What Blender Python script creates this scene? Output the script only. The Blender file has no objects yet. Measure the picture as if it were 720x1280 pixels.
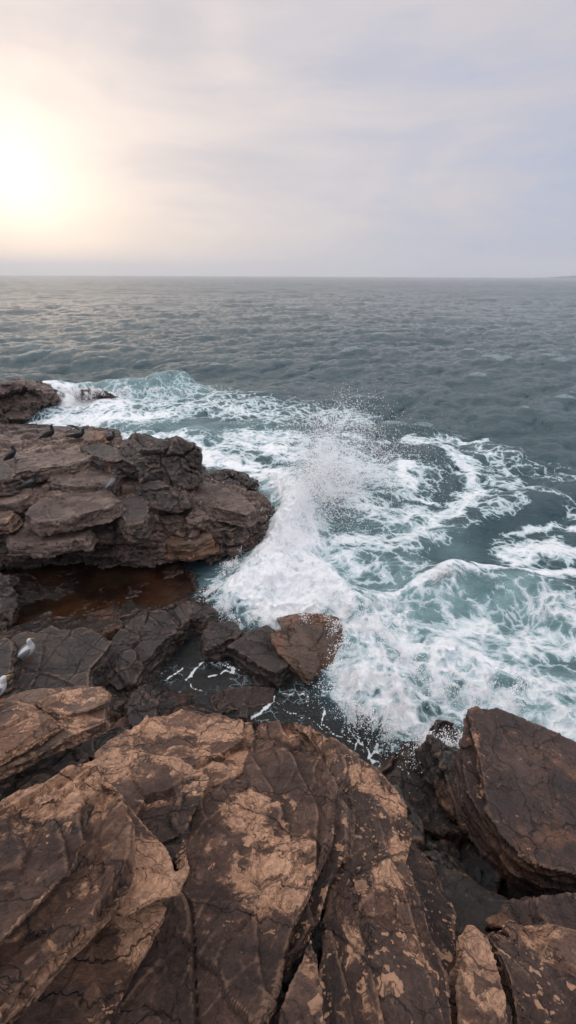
import bpy, bmesh, math, random
import numpy as np
from mathutils import Vector, Matrix, Euler

random.seed(4)
RNG = np.random.default_rng(7)
R = math.radians
scene = bpy.context.scene
col = scene.collection

# ------------------------------------------------------------------ camera
F_PX = 520.0                      # focal length in pixels of a 720 x 1280 frame
CAM_Z = 6.5
PITCH = math.atan((640 - 344.5) / F_PX)
cam_d = bpy.data.cameras.new('camera')
cam = bpy.data.objects.new('camera', cam_d)
col.objects.link(cam)
cam_d.sensor_fit = 'VERTICAL'
cam_d.sensor_height = 36.0
cam_d.sensor_width = 36.0
cam_d.lens = F_PX * 36.0 / 1280.0
cam_d.clip_start = 0.05
cam_d.clip_end = 20000
cam.location = (0, 0, CAM_Z)
rot = Euler((R(90) - PITCH, 0, 0)).to_matrix() @ Matrix.Rotation(R(0.25), 3, 'Z')
cam.rotation_euler = rot.to_euler()
scene.camera = cam
ROT = np.array(rot)
CAM = np.array([0, 0, CAM_Z])


def ray(px, py):
    d = ROT @ np.array([(px - 360) / F_PX, -(py - 640) / F_PX, -1.0])
    return d / np.linalg.norm(d)


def P(px, py, z):
    """point of the photograph at height z"""
    d = ray(px, py)
    return CAM + d * ((z - CAM_Z) / d[2])


def PP(px, py, pl):
    """point of the photograph on the plane z = a + b x + c y"""
    a, b, c = pl
    d = ray(px, py)
    t = (a - CAM_Z) / (d[2] - b * d[0] - c * d[1])
    return CAM + d * t


# ------------------------------------------------------------------ numpy noise
def _hash(ix, iy, iz, seed):
    h = (ix.astype(np.uint32) * np.uint32(374761393) + iy.astype(np.uint32) * np.uint32(668265263)
         + iz.astype(np.uint32) * np.uint32(2147483647 - 1274126177 // 3) + np.uint32(seed * 974711 + 12345))
    h ^= h >> np.uint32(13)
    h *= np.uint32(1274126177)
    h ^= h >> np.uint32(16)
    h *= np.uint32(2246822519)
    h ^= h >> np.uint32(13)
    return h


def _hf(ix, iy, iz, seed):
    return (_hash(ix, iy, iz, seed) & np.uint32(0xFFFFFF)).astype(np.float32) / np.float32(0xFFFFFF)


def vnoise(p, seed=0):
    f = np.floor(p)
    i = f.astype(np.int64).astype(np.int32)
    t = (p - f).astype(np.float32)
    t = t * t * t * (t * (t * 6 - 15) + 10)
    out = np.zeros(len(p), np.float32)
    for dx in (0, 1):
        wx = t[:, 0] if dx else 1 - t[:, 0]
        for dy in (0, 1):
            wy = t[:, 1] if dy else 1 - t[:, 1]
            for dz in (0, 1):
                wz = t[:, 2] if dz else 1 - t[:, 2]
                out += wx * wy * wz * _hf(i[:, 0] + dx, i[:, 1] + dy, i[:, 2] + dz, seed)
    return out * 2 - 1


M3 = np.array([[0.0, 0.8, 0.6], [-0.8, 0.36, -0.48], [-0.6, -0.48, 0.64]])


def fbm(p, octaves=4, seed=0, gain=0.5):
    s = np.zeros(len(p), np.float32)
    a = 1.0
    q = p
    for o in range(octaves):
        s += a * vnoise(q, seed + o)
        q = (q @ M3) * 2.03 + 17.1
        a *= gain
    return s


def voronoi(p, seed=0):
    """F1, F2, random id, vector from the cell point"""
    f = np.floor(p)
    i = f.astype(np.int64).astype(np.int32)
    t = (p - f).astype(np.float32)
    n = len(p)
    d1 = np.full(n, 9.0, np.float32)
    d2 = np.full(n, 9.0, np.float32)
    cid = np.zeros(n, np.float32)
    vec = np.zeros((n, 3), np.float32)
    for dx in (-1, 0, 1):
        for dy in (-1, 0, 1):
            for dz in (-1, 0, 1):
                a, b, c = i[:, 0] + dx, i[:, 1] + dy, i[:, 2] + dz
                q = np.stack([dx + _hf(a, b, c, seed) - t[:, 0], dy + _hf(a, b, c, seed + 1) - t[:, 1],
                              dz + _hf(a, b, c, seed + 2) - t[:, 2]], 1)
                d = np.sqrt((q * q).sum(1))
                m = d < d1
                d2 = np.where(m, d1, np.minimum(d2, d))
                cid = np.where(m, _hf(a, b, c, seed + 3), cid)
                vec[m] = -q[m]
                d1 = np.where(m, d, d1)
    return d1, d2, cid, vec


def sstep(a, b, x):   # smooth step; a > b gives a falling step
    t = np.clip((x - a) / (b - a), 0, 1)
    return t * t * (3 - 2 * t)


# ------------------------------------------------------------------ tagging
def tag(o, label=None, cat=None, group=None, kind=None):
    if label: o['label'] = label
    if cat: o['category'] = cat
    if group: o['group'] = group
    if kind: o['kind'] = kind
    return o


# ------------------------------------------------------------------ node helper
class NT:
    def __init__(self, name):
        self.m = bpy.data.materials.new(name)
        self.m.use_nodes = True
        self.t = self.m.node_tree
        self.t.nodes.clear()

    def n(self, kind, **kw):
        nd = self.t.nodes.new(kind)
        for k, v in kw.items():
            if k.startswith('i_'):
                key = k[2:]
                key = int(key) if key.isdigit() else key.replace('_', ' ')
                self.set(nd.inputs[key], v)
            else:
                setattr(nd, k, v)
        return nd

    def set(self, sock, v):
        if isinstance(v, bpy.types.NodeSocket):
            self.t.links.new(v, sock)
        else:
            sock.default_value = v

    def math(self, op, a, b=0.5, c=None, clamp=False):
        nd = self.t.nodes.new('ShaderNodeMath')
        nd.operation = op
        nd.use_clamp = clamp
        self.set(nd.inputs[0], a)
        self.set(nd.inputs[1], b)
        if c is not None: self.set(nd.inputs[2], c)
        return nd.outputs[0]

    def mapr(self, v, a, b, c=0.0, d=1.0, smooth=True):
        nd = self.t.nodes.new('ShaderNodeMapRange')
        nd.interpolation_type = 'SMOOTHSTEP' if smooth else 'LINEAR'
        for k, x in zip((0, 1, 2, 3, 4), (v, a, b, c, d)): self.set(nd.inputs[k], x)
        return nd.outputs[0]

    def mix(self, f, a, b, blend='MIX'):
        nd = self.t.nodes.new('ShaderNodeMix')
        nd.data_type = 'RGBA'
        nd.blend_type = blend
        self.set(nd.inputs[0], f)
        self.set(nd.inputs[6], a if isinstance(a, bpy.types.NodeSocket) else (*a, 1))
        self.set(nd.inputs[7], b if isinstance(b, bpy.types.NodeSocket) else (*b, 1))
        return nd.outputs[2]

    def vmath(self, op, a, b, scale=None):
        nd = self.t.nodes.new('ShaderNodeVectorMath')
        nd.operation = op
        self.set(nd.inputs[0], a)
        if op != 'SCALE':
            self.set(nd.inputs[1], b)
        else:
            self.set(nd.inputs[3], b)
        return nd.outputs[0]

    def noise(self, vec, scale, detail=4.0, rough=0.55, dist=0.0, color=False):
        nd = self.t.nodes.new('ShaderNodeTexNoise')
        self.set(nd.inputs['Vector'], vec)
        self.set(nd.inputs['Scale'], scale)
        self.set(nd.inputs['Detail'], detail)
        self.set(nd.inputs['Roughness'], rough)
        self.set(nd.inputs['Distortion'], dist)
        return nd.outputs['Color' if color else 'Fac']

    def vor(self, vec, scale, feature='DISTANCE_TO_EDGE', out='Distance', rand=1.0):
        nd = self.t.nodes.new('ShaderNodeTexVoronoi')
        nd.feature = feature
        self.set(nd.inputs['Vector'], vec)
        self.set(nd.inputs['Scale'], scale)
        self.set(nd.inputs['Randomness'], rand)
        return nd.outputs[out]

    def ramp(self, f, stops):
        nd = self.t.nodes.new('ShaderNodeValToRGB')
        e = nd.color_ramp.elements
        while len(e) < len(stops): e.new(0.5)
        for k, (p, c) in enumerate(stops):
            e[k].position = p
            e[k].color = (*c, 1)
        self.set(nd.inputs[0], f)
        return nd.outputs[0]

    def attr(self, name, out='Fac'):
        nd = self.t.nodes.new('ShaderNodeAttribute')
        nd.attribute_name = name
        return nd.outputs[out]


def rock_mat(name, dark=(0.030, 0.022, 0.020), mid=(0.072, 0.050, 0.042), light=(0.125, 0.085, 0.066),
             tan=0.0, spots=0.0, rust=0.0, rough=0.47, grain=(0.3, 1.0, 1.0), grain_rot=0.0, crack=2.2, scale=1.0,
             tan_lo=(0.19, 0.098, 0.062), tan_hi=(0.76, 0.44, 0.275), bump=1.0, shards=0.35, wear=0.26):
    """weathered slate: dark body, tan mineral crust, rust, hairline cracks"""
    t = NT(name)
    tc = t.n('ShaderNodeTexCoord').outputs['Object']
    off = t.n('ShaderNodeObjectInfo').outputs['Random']
    co = t.vmath('ADD', tc, t.vmath('SCALE', t.n('ShaderNodeCombineXYZ', i_0=13.0, i_1=7.0, i_2=3.0).outputs[0], off))
    co = t.vmath('SCALE', co, scale)
    wn = t.noise(co, 2.3, 5, 0.6, color=True)
    wv = t.vmath('SCALE', t.vmath('SUBTRACT', wn, (0.5, 0.5, 0.5)), 0.42)
    wco = t.vmath('ADD', co, wv)
    mp = t.n('ShaderNodeMapping', i_Vector=wco, i_Scale=grain, i_Rotation=(0, 0, grain_rot)).outputs[0]
    n1 = t.noise(wco, 1.7, 9, 0.62)
    n2 = t.noise(mp, 9.0, 8, 0.65)
    body = t.ramp(t.math('ADD', t.math('MULTIPLY', n1, 0.65), t.math('MULTIPLY', n2, 0.35)),
                  [(0.38, dark), (0.50, mid), (0.63, light)])
    # rust stain
    rn = t.noise(wco, 1.3, 7, 0.66)
    rmask = t.mapr(rn, 0.62 - rust * 0.22, 0.74 - rust * 0.2)
    body = t.mix(t.math('MULTIPLY', rmask, min(0.85, 0.25 + rust)), body, (0.19, 0.085, 0.045))
    # shards: irregular tone per broken facet
    sh = t.vor(mp, 5.5, 'F1', 'Color')
    shv = t.n('ShaderNodeSeparateColor', i_0=sh).outputs[0]
    body = t.mix(t.math('MULTIPLY', t.mapr(shv, 0.35, 1.0, smooth=False), shards), body, t.mix(0.6, light, body), 'MIX')
    # tan crust, painted sheen on outcrop tops: attribute places it, noise breaks edge
    edge_at = t.attr('crust')
    tn = t.math('ADD', t.math('MULTIPLY', t.noise(wco, 2.6, 12, 0.74, 0.4), 0.54), t.math('MULTIPLY', t.noise(mp, 12, 10, 0.75), 0.46))
    cellv = t.n('ShaderNodeSeparateColor', i_0=t.vor(mp, 7.0, 'F1', 'Color')).outputs[2]
    tn = t.math('ADD', tn, t.math('MULTIPLY', t.math('SUBTRACT', cellv, 0.5), 0.10))
    tv = t.math('ADD', tn, t.math('MULTIPLY', edge_at, 0.17))
    tmask = t.mapr(tv, 0.635 - tan * 0.14, 0.685 - tan * 0.14)
    tsoft = t.mapr(tv, 0.56 - tan * 0.14, 0.70 - tan * 0.14)
    pn = t.noise(co, 34, 5, 0.7)
    tcol = t.ramp(t.math('ADD', t.math('MULTIPLY', pn, 0.6), t.math('MULTIPLY', t.noise(wco, 5, 6, .6), 0.4)),
                  [(0.36, tan_lo), (0.62, tan_hi)])
    cq = t.vor(wco, 13, 'DISTANCE_TO_EDGE')
    cql = t.mapr(cq, 0.0, 0.045, 1.0, 0.0)
    tcol = t.mix(t.math('MULTIPLY', t.math('MAXIMUM', cql, t.math('MULTIPLY', t.mapr(t.vor(wco, 31), 0, .05, 1, 0), .6)), 0.55), tcol, (0.08, 0.045, 0.032))
    fine = t.mapr(t.noise(co, 55, 6, 0.75), 0.32, 0.68, 0.42, 1.65, smooth=False)
    body = t.mix(1.0, body, t.n('ShaderNodeCombineColor', i_0=fine, i_1=fine, i_2=fine).outputs[0], 'MULTIPLY')
    body = t.mix(t.math('MULTIPLY', tsoft, 0.45), body, tan_lo)
    c = t.mix(t.math('MULTIPLY', tmask, 0.85), body, tcol)
    # small mineral spots
    sco = t.vmath('ADD', wco, t.vmath('SCALE', t.noise(co, 22, 3, 0.6, color=True), 0.05))
    sd = t.vor(sco, 13, 'F1', 'Distance')
    sc = t.n('ShaderNodeSeparateColor', i_0=t.vor(sco, 13, 'F1', 'Color')).outputs[1]
    reg = t.mapr(t.noise(co, 1.9, 3, 0.5), 0.60 - spots * 0.25, 0.68 - spots * 0.2)
    sr = t.mapr(sc, 0.45, 1.0, 0.0, 0.50, smooth=False)
    smask = t.math('MULTIPLY', t.mapr(t.math('SUBTRACT', sr, sd), 0.0, 0.07), reg)
    sd2 = t.vor(sco, 34, 'F1', 'Distance')
    sc2 = t.n('ShaderNodeSeparateColor', i_0=t.vor(sco, 34, 'F1', 'Color')).outputs[1]
    s2 = t.mapr(t.math('SUBTRACT', t.mapr(sc2, 0.35, 1.0, 0.0, 0.52, smooth=False), sd2), 0.0, 0.08)
    reg2 = t.mapr(t.noise(wco, 3.3, 4, 0.6), 0.62 - spots * 0.16, 0.70 - spots * 0.14)
    smask = t.math('MAXIMUM', smask, t.math('MULTIPLY', s2, reg2))
    smask = t.math('MULTIPLY', smask, 1.0 if spots > 0 else 0.0)
    c = t.mix(t.math('MULTIPLY', smask, 0.8), c, t.mix(0.4, tan_hi, tan_lo))
    # worn edges a little lighter
    pt = t.n('ShaderNodeNewGeometry').outputs['Pointiness']
    worn = t.math('MULTIPLY', t.mapr(pt, 0.507, 0.545), t.mapr(n2, 0.35, 0.6))
    c = t.mix(t.math('MULTIPLY', worn, wear), c, tuple(0.75 * v for v in tan_hi))
    # hairline cracks, darker than the body
    ck = t.vor(mp, crack, 'DISTANCE_TO_EDGE')
    ck2 = t.vor(wco, crack * 2.7, 'DISTANCE_TO_EDGE')
    gate = t.mapr(t.noise(co, 2.6, 2, 0.5), 0.42, 0.56)
    cm = t.math('MAXIMUM', t.mapr(ck, 0.0, 0.014, 1.0, 0.0),
                t.math('MULTIPLY', t.mapr(ck2, 0.0, 0.014, 1.0, 0.0), gate))
    c = t.mix(t.math('MULTIPLY', cm, 0.8), c, (0.014, 0.010, 0.009))
    # wet attribute darkens and shines (a real wet film)
    wet = t.attr('wet')
    wetn = t.math('MULTIPLY', wet, t.mapr(t.noise(wco, 2.0, 5, 0.6), 0.25, 0.6, 0.55, 1.0))
    c = t.mix(t.math('MULTIPLY', wetn, 0.62), c, t.mix(1.0, c, (0.36, 0.33, 0.34), 'MULTIPLY'))
    rg = t.math('SUBTRACT', t.math('ADD', rough - 0.12, t.math('MULTIPLY', n2, 0.3)), t.math('MULTIPLY', wetn, 0.34), clamp=True)
    # bump
    h = t.math('MULTIPLY', t.noise(mp, 14, 10, 0.75), 0.034)
    h = t.math('ADD', h, t.math('MULTIPLY', t.noise(wco, 6.5, 10, 0.72), 0.020))
    h = t.math('ADD', h, t.math('MULTIPLY', t.noise(co, 70, 6, 0.78), 0.010))
    h = t.math('SUBTRACT', h, t.math('MULTIPLY', cm, 0.020))
    h = t.math('SUBTRACT', h, t.math('MULTIPLY', t.math('MULTIPLY', cql, tmask), 0.004))
    h = t.math('ADD', h, t.math('MULTIPLY', t.math('MAXIMUM', tmask, smask), 0.006))
    h = t.math('ADD', h, t.math('MULTIPLY', shv, 0.012))
    b = t.n('ShaderNodeBump', i_Strength=0.9, i_Distance=bump / scale, i_Height=h)
    pb = t.n('ShaderNodeBsdfPrincipled', i_Base_Color=c, i_Roughness=rg, i_Normal=b.outputs[0])
    pb.inputs['Specular IOR Level'].default_value = 0.5
    o = t.n('ShaderNodeOutputMaterial')
    t.t.links.new(pb.outputs[0], o.inputs[0])
    return t.m


def plain(name, c, rough=0.5, noise=0.0):
    t = NT(name)
    tc = t.n('ShaderNodeTexCoord').outputs['Object']
    n = t.noise(tc, 30, 4, 0.6)
    cc = t.mix(t.math('MULTIPLY', n, 0.5), c, tuple(x * 0.6 for x in c))
    b = t.n('ShaderNodeBump', i_Strength=0.3, i_Distance=0.01, i_Height=n)
    pb = t.n('ShaderNodeBsdfPrincipled', i_Base_Color=cc, i_Roughness=rough, i_Normal=b.outputs[0])
    o = t.n('ShaderNodeOutputMaterial')
    t.t.links.new(pb.outputs[0], o.inputs[0])
    return t.m


# ------------------------------------------------------------------ rock builder
def prism(bm, top, thick, flare=0.06, nrm=None, jitter=0.0):
    """closed prism under a (concave is fine) polygon of world points"""
    top = [np.array(p, float) for p in top]
    c = sum(top) / len(top)
    a = np.zeros(3)
    for i in range(len(top)):
        a += np.cross(top[i] - c, top[(i + 1) % len(top)] - c)
    a /= np.linalg.norm(a)
    if a[2] < 0:
        top = top[::-1]
        a = -a
    down = np.array([0, 0, -1.0]) if nrm is None else -a
    vt = [bm.verts.new(p) for p in top]
    vb = []
    for p in top:
        r = p - c
        r[2] = 0
        r = r / (np.linalg.norm(r) + 1e-9)
        vb.append(bm.verts.new(p + down * thick + r * flare))
    ft = bm.faces.new(vt)
    fb = bm.faces.new(vb[::-1])
    n = len(top)
    for i in range(n):
        bm.faces.new((vt[(i + 1) % n], vt[i], vb[i], vb[(i + 1) % n]))
    bmesh.ops.triangulate(bm, faces=[ft, fb])


def hull(bm, pts):
    vs = [bm.verts.new(p) for p in pts]
    r = bmesh.ops.convex_hull(bm, input=vs)
    junk = [g for g in r['geom_interior'] if isinstance(g, bmesh.types.BMVert)] + \
           [g for g in r['geom_unused'] if isinstance(g, bmesh.types.BMVert)]
    if junk: bmesh.ops.delete(bm, geom=list(set(junk)), context='VERTS')


def remeshed(bm, vox):
    me = bpy.data.meshes.new('tmp')
    bmesh.ops.recalc_face_normals(bm, faces=bm.faces)
    bm.to_mesh(me)
    bm.free()
    o = bpy.data.objects.new('tmp', me)
    col.objects.link(o)
    md = o.modifiers.new('r', 'REMESH')
    md.mode = 'VOXEL'
    md.voxel_size = vox
    dg = bpy.context.evaluated_depsgraph_get()
    dg.update()
    out = bpy.data.meshes.new_from_object(o.evaluated_get(dg))
    bpy.data.objects.remove(o)
    bpy.data.meshes.remove(me)
    return out


def arrays(me):
    n = len(me.vertices)
    co = np.empty(n * 3, np.float32)
    me.vertices.foreach_get('co', co)
    no = np.empty(n * 3, np.float32)
    me.vertex_normals.foreach_get('vector', no)
    return co.reshape(-1, 3).astype(np.float64), no.reshape(-1, 3).astype(np.float64)


def set_attr(me, name, vals):
    a = me.attributes.new(name, 'FLOAT', 'POINT')
    a.data.foreach_set('value', np.ascontiguousarray(vals, dtype=np.float32))


WET_Z = 0.9


def rock(name, label, cat, build, vox, mat, up=(0, 0, 1), frac=(), strata=(0.05, 0.03), terr=None, rough=0.03,
         rscale=2.0, joints=(), crust=(), crust_edge=0.0, wet=None, seed=0, group=None, kind=None, soften=0.0):
    bm = bmesh.new()
    build(bm)
    me = remeshed(bm, vox)
    co, no = arrays(me)
    up = np.array(up, float)
    up /= np.linalg.norm(up)
    p0 = co.copy()
    flat = np.clip(no @ up, -1, 1)
    # large warp
    w = np.stack([fbm(p0 * rscale * 0.55, 3, seed + 11 * k + 1) for k in range(3)], 1)
    co += w * rough * 1.2
    # fracture: blocks with tilted facets and open joints
    for (sc, amp, sq, joint) in frac:
        q = co + 0.22 / sc * np.stack([fbm(p0 * sc * 0.9, 3, seed + 61 + 7 * k) for k in range(3)], 1)
        s = q @ up
        q = q + np.outer(s * (sq - 1.0), up)      # squash the cells along the bedding
        d1, d2, cid, vec = voronoi(q * sc, seed + 3)
        tilt = np.stack([np.cos(cid * 39.0), np.sin(cid * 57.0), np.cos(cid * 91.0)], 1)
        dd = (cid - 0.5) * 1.0 + (vec * tilt).sum(1) * 1.1
        e = d2 - d1
        dd = dd - joint * (1 - sstep(0.0, 0.015 * sc + 1.3 * vox * sc, e))
        co += no * (dd * amp)[:, None]
    # long straight joints crossing the rock: a narrow groove and a small step
    for (d, L, amp, groove) in joints:
        d = np.array(d, float) / np.linalg.norm(d)
        wob = fbm(p0 * 0.8, 3, seed + 81) * 0.10 + fbm(p0 * 4, 2, seed + 83) * 0.010
        s = (p0 @ d + wob) / L
        k = np.floor(s)
        jj = _hf(k.astype(np.int32), (k * 0).astype(np.int32), (k * 0).astype(np.int32), seed + 85)
        edge = 0.25 + 0.5 * jj                      # uneven spacing
        bl = sstep(-1.6 * vox, 1.6 * vox, (s - k - edge) * L)
        zk = (k * 0).astype(np.int32)
        ha = _hf(k.astype(np.int32), zk, zk, seed + 87)
        hb = _hf(k.astype(np.int32) + 1, zk, zk, seed + 87)
        hv_ = ha * (1 - bl) + hb * bl
        dist = np.abs(s - k - edge) * L
        co += no * ((hv_ - 0.5) * amp - groove * (1 - sstep(0.0, 0.006 + vox, dist)))[:, None]
    # bedding ledges on the sides
    if strata:
        th, amp = strata
        s = (p0 @ up) + fbm(p0 * 0.9, 3, seed + 21) * th * 1.2
        k = np.floor(s / th)
        hv = _hf(k.astype(np.int32), (k * 0).astype(np.int32), (k * 0).astype(np.int32), seed + 31)
        lat = fbm(np.stack([p0[:, 0] * 2.5, p0[:, 1] * 2.5, k * 7.31], 1), 3, seed + 33)
        fr = s / th - k
        nick = -0.6 * (1 - sstep(0.0, 0.22, fr))
        side = np.clip(1 - np.abs(flat), 0, 1) ** 0.7
        co += no * ((hv - 0.5 + lat * 0.8 + nick) * amp * side)[:, None]
    # shingled plates on the top face
    if terr:
        for (d, L, amp, nz) in terr:
            d = np.array(d, float)
            d -= up * (d @ up)
            d /= np.linalg.norm(d)
            perp = np.cross(up, d)
            a = p0 @ d
            b = p0 @ perp
            q = np.stack([a * 1.1, b * 0.55, (p0 @ up) * 0.3], 1)
            tt = a / L + nz * fbm(q * 1.3 / max(L, 0.2) * 0.45, 3, seed + 41, 0.5)
            fr = tt - np.floor(tt)
            k = np.floor(tt)
            am = 0.35 + 1.1 * _hf(k.astype(np.int32), (k * 0).astype(np.int32), (k * 0).astype(np.int32), seed + 51)
            fw = 1.0 - max(0.045, 2.6 * vox / L)
            hh = (fr - 0.5) * (1 - sstep(fw, 1.0, fr)) - 0.5 * sstep(fw, 1.0, fr)
            co += up[None] * (hh * am * amp * sstep(0.3, 0.8, flat))[:, None]
    # fine chipping
    rd = np.abs(fbm(p0 * rscale * 2.3, 5, seed + 71, 0.6))
    co += no * ((0.35 - rd) * rough * (0.40 + 0.5 * (1 - sstep(.5, .85, flat))))[:, None]
    cr = np.zeros(len(co))
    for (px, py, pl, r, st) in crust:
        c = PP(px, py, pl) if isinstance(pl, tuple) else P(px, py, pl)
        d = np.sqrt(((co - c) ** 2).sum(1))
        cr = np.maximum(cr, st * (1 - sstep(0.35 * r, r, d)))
    if crust_edge:
        cr = np.maximum(cr, crust_edge * sstep(0.25, 0.7, 1 - np.abs(flat)) * (co[:, 2] > co[:, 2].mean() - .1))
    if wet is None:
        wt = 1 - sstep(WET_Z * 0.5, WET_Z * 1.5, co[:, 2] + fbm(co * 1.5, 3, 5) * 0.2)
    else:
        wt = np.full(len(co), float(wet))
    base = np.array([co[:, 0].mean(), co[:, 1].mean(), co[:, 2].min()])
    co -= base
    me.vertices.foreach_set('co', co.astype(np.float32).ravel())
    set_attr(me, 'crust', cr)
    set_attr(me, 'wet', wt)
    me.name = name
    me.materials.clear()
    me.materials.append(mat)
    me.polygons.foreach_set('use_smooth', [True] * len(me.polygons))
    try:
        me.set_sharp_from_angle(angle=R(38))
    except Exception:
        pass
    me.update()
    o = bpy.data.objects.new(name, me)
    o.location = base
    col.objects.link(o)
    tag(o, label, cat, group, kind or 'thing')
    return o


def slab(name, label, pts, plane, thick, vox, mat, flare=0.05, cat='rock', holes=(), **kw):
    b, c = plane[1], plane[2]
    up = np.array([-b, -c, 1.0])

    def build(bm):
        prism(bm, [PP(x, y, plane) for x, y in pts], thick, flare)
    return rock(name, label, cat, build, vox, mat, up=up, **kw)


# ================================================================== MATERIALS
M_fore = rock_mat('slate_foreground', tan=0.26, spots=0.25, rust=0.35, grain=(0.35, 1.2, 1.0), grain_rot=R(-35),
                  dark=(0.018, 0.0092, 0.0072), mid=(0.054, 0.0265, 0.0190), light=(0.135, 0.076, 0.054))
M_foreT = rock_mat('slate_tan', tan=0.55, spots=0.3, rust=0.55, grain=(0.3, 1.3, 1.0), grain_rot=R(-50),
                   dark=(0.028, 0.0140, 0.0105), mid=(0.092, 0.046, 0.031), light=(0.20, 0.115, 0.078))
M_lich = rock_mat('slate_lichen', tan=0.30, spots=1.3, rust=0.2, grain=(1.2, 0.35, 1.0), grain_rot=R(15),
                  dark=(0.014, 0.0075, 0.0060), mid=(0.040, 0.0205, 0.0155), light=(0.105, 0.062, 0.046))
M_bould = rock_mat('slate_boulder', wear=0.18, tan=0.0, spots=0.1, rust=0.45, rough=0.42, grain=(1.2, 0.4, 1.0), grain_rot=R(30),
                   dark=(0.017, 0.0088, 0.0070), mid=(0.040, 0.0200, 0.0150), light=(0.085, 0.047, 0.035))
M_mid = rock_mat('slate_grey', wear=0.22, tan=0.05, spots=0.0, rust=0.1, rough=0.5, scale=0.7, grain=(0.5, 1.2, 1.0), grain_rot=R(20),
                 dark=(0.016, 0.0125, 0.012), mid=(0.038, 0.029, 0.026), light=(0.075, 0.056, 0.048))
M_midT = rock_mat('slate_warm', tan=0.42, spots=0.0, rust=0.4, rough=0.5, scale=0.8, grain=(0.3, 1.4, 1.0), grain_rot=R(-25),
                  dark=(0.028, 0.018, 0.015), mid=(0.080, 0.050, 0.038), light=(0.15, 0.095, 0.068))
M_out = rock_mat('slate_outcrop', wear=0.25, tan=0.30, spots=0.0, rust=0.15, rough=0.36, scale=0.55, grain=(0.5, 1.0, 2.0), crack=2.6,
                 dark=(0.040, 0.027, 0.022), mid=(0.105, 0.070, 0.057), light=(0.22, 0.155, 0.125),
                 tan_lo=(0.18, 0.12, 0.095), tan_hi=(0.40, 0.29, 0.235))  # raised tan paints the pale wet sky sheen into the outcrop colour
M_wet = rock_mat('bedrock_wet', tan=0.0, spots=0.0, rust=0.35, rough=0.42, scale=0.9, grain=(0.6, 1.0, 1.0), crack=2.0,
                 dark=(0.010, 0.0075, 0.007), mid=(0.024, 0.0165, 0.014), light=(0.046, 0.031, 0.026))
M_rust = rock_mat('rock_rusty', tan=0.25, spots=0.0, rust=0.8, rough=0.45, scale=0.8,
                  dark=(0.045, 0.028, 0.020), mid=(0.105, 0.062, 0.042), light=(0.17, 0.10, 0.065),
                  tan_lo=(0.16, 0.08, 0.045), tan_hi=(0.32, 0.18, 0.11))

# ================================================================== BEDROCK (terrain)
ctrl = [(40, 760, 0.10), (100, 750, 0.08), (190, 745, 0.11), (225, 735, 0.1), (20, 745, 0.3),
        (180, 800, .42), (150, 850, .45), (215, 775, .38), (160, 890, .45), (235, 765, .3), (120, 830, .5),
        (190, 885, .3), (260, 830, -.16), (350, 900, -.25), (450, 935, -.3), (225, 850, -.10), (230, 815, -.1),
        (270, 870, .0), (310, 865, .0), (400, 880, -.3),
        (545, 965, .12), (590, 1050, .55), (560, 1010, .35), (640, 1120, 1.1), (520, 1000, .2), (600, 980, .3),
        (100, 1100, 2.3), (300, 1000, 2.0), (300, 1200, 3.1), (600, 1260, 3.2), (480, 1200, 3.0), (430, 1060, 2.4),
        (700, 1200, 2.6), (700, 1120, 1.5), (540, 1130, 2.2), (470, 1010, 1.6),
        (0, 1000, 1.4), (60, 945, .75), (20, 975, 1.1), (120, 925, .6), (150, 910, .45), (0, 1200, 3.0), (0, 830, .8),
        (340, 940, 1.0), (240, 930, 1.2), (200, 945, 1.3),
        (430, 820, -1.0), (600, 900, -1.0), (700, 800, -2.5), (350, 650, -1.2), (450, 600, -3), (300, 560, -2),
        (200, 520, -1.5), (700, 950, -.4), (500, 760, -2), (700, 600, -4), (330, 760, -.5), (300, 720, -.6),
        (100, 650, .5), (20, 600, .8), (-200, 700, .6), (-200, 600, .8), (-300, 900, 1.0), (100, 480, -3), (-400, 540, -1),
        (400, 500, -4), (1100, 900, -1.5), (1000, 1150, 1.0), (60, 715, .1), (150, 720, .0)]
cp = np.array([P(*c) for c in ctrl])
cp = np.vstack([cp, [[0, -2, 3.6], [-4, -2, 3.2], [4, -2, 3.2], [6, 2, 1.5], [-6, 1, 2.0], [0, 0.3, 3.4], [-1.5, 0.3, 3.3], [1.5, .3, 3.2]]])


def grid_mesh(name, X, Y, Z):
    h, w = X.shape
    me = bpy.data.meshes.new(name)
    n = h * w
    me.vertices.add(n)
    co = np.stack([X, Y, Z], -1).reshape(-1, 3)
    me.vertices.foreach_set('co', co.astype(np.float32).ravel())
    idx = np.arange(n).reshape(h, w)
    q = np.stack([idx[:-1, :-1], idx[:-1, 1:], idx[1:, 1:], idx[1:, :-1]], -1).reshape(-1, 4)
    me.loops.add(q.size)
    me.polygons.add(len(q))
    me.loops.foreach_set('vertex_index', q.astype(np.int32).ravel())
    me.polygons.foreach_set('loop_start', (np.arange(len(q)) * 4).astype(np.int32))
    me.update(calc_edges=True)
    me.polygons.foreach_set('use_smooth', [True] * len(q))
    return me


def bed_height(x, y):
    z = np.zeros_like(x)
    W = np.zeros_like(x)
    for c in cp:
        d2 = (x - c[0]) ** 2 + (y - c[1]) ** 2 + 0.02
        w = d2 ** -1.7
        z += w * c[2]
        W += w
    return z / W


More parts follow.
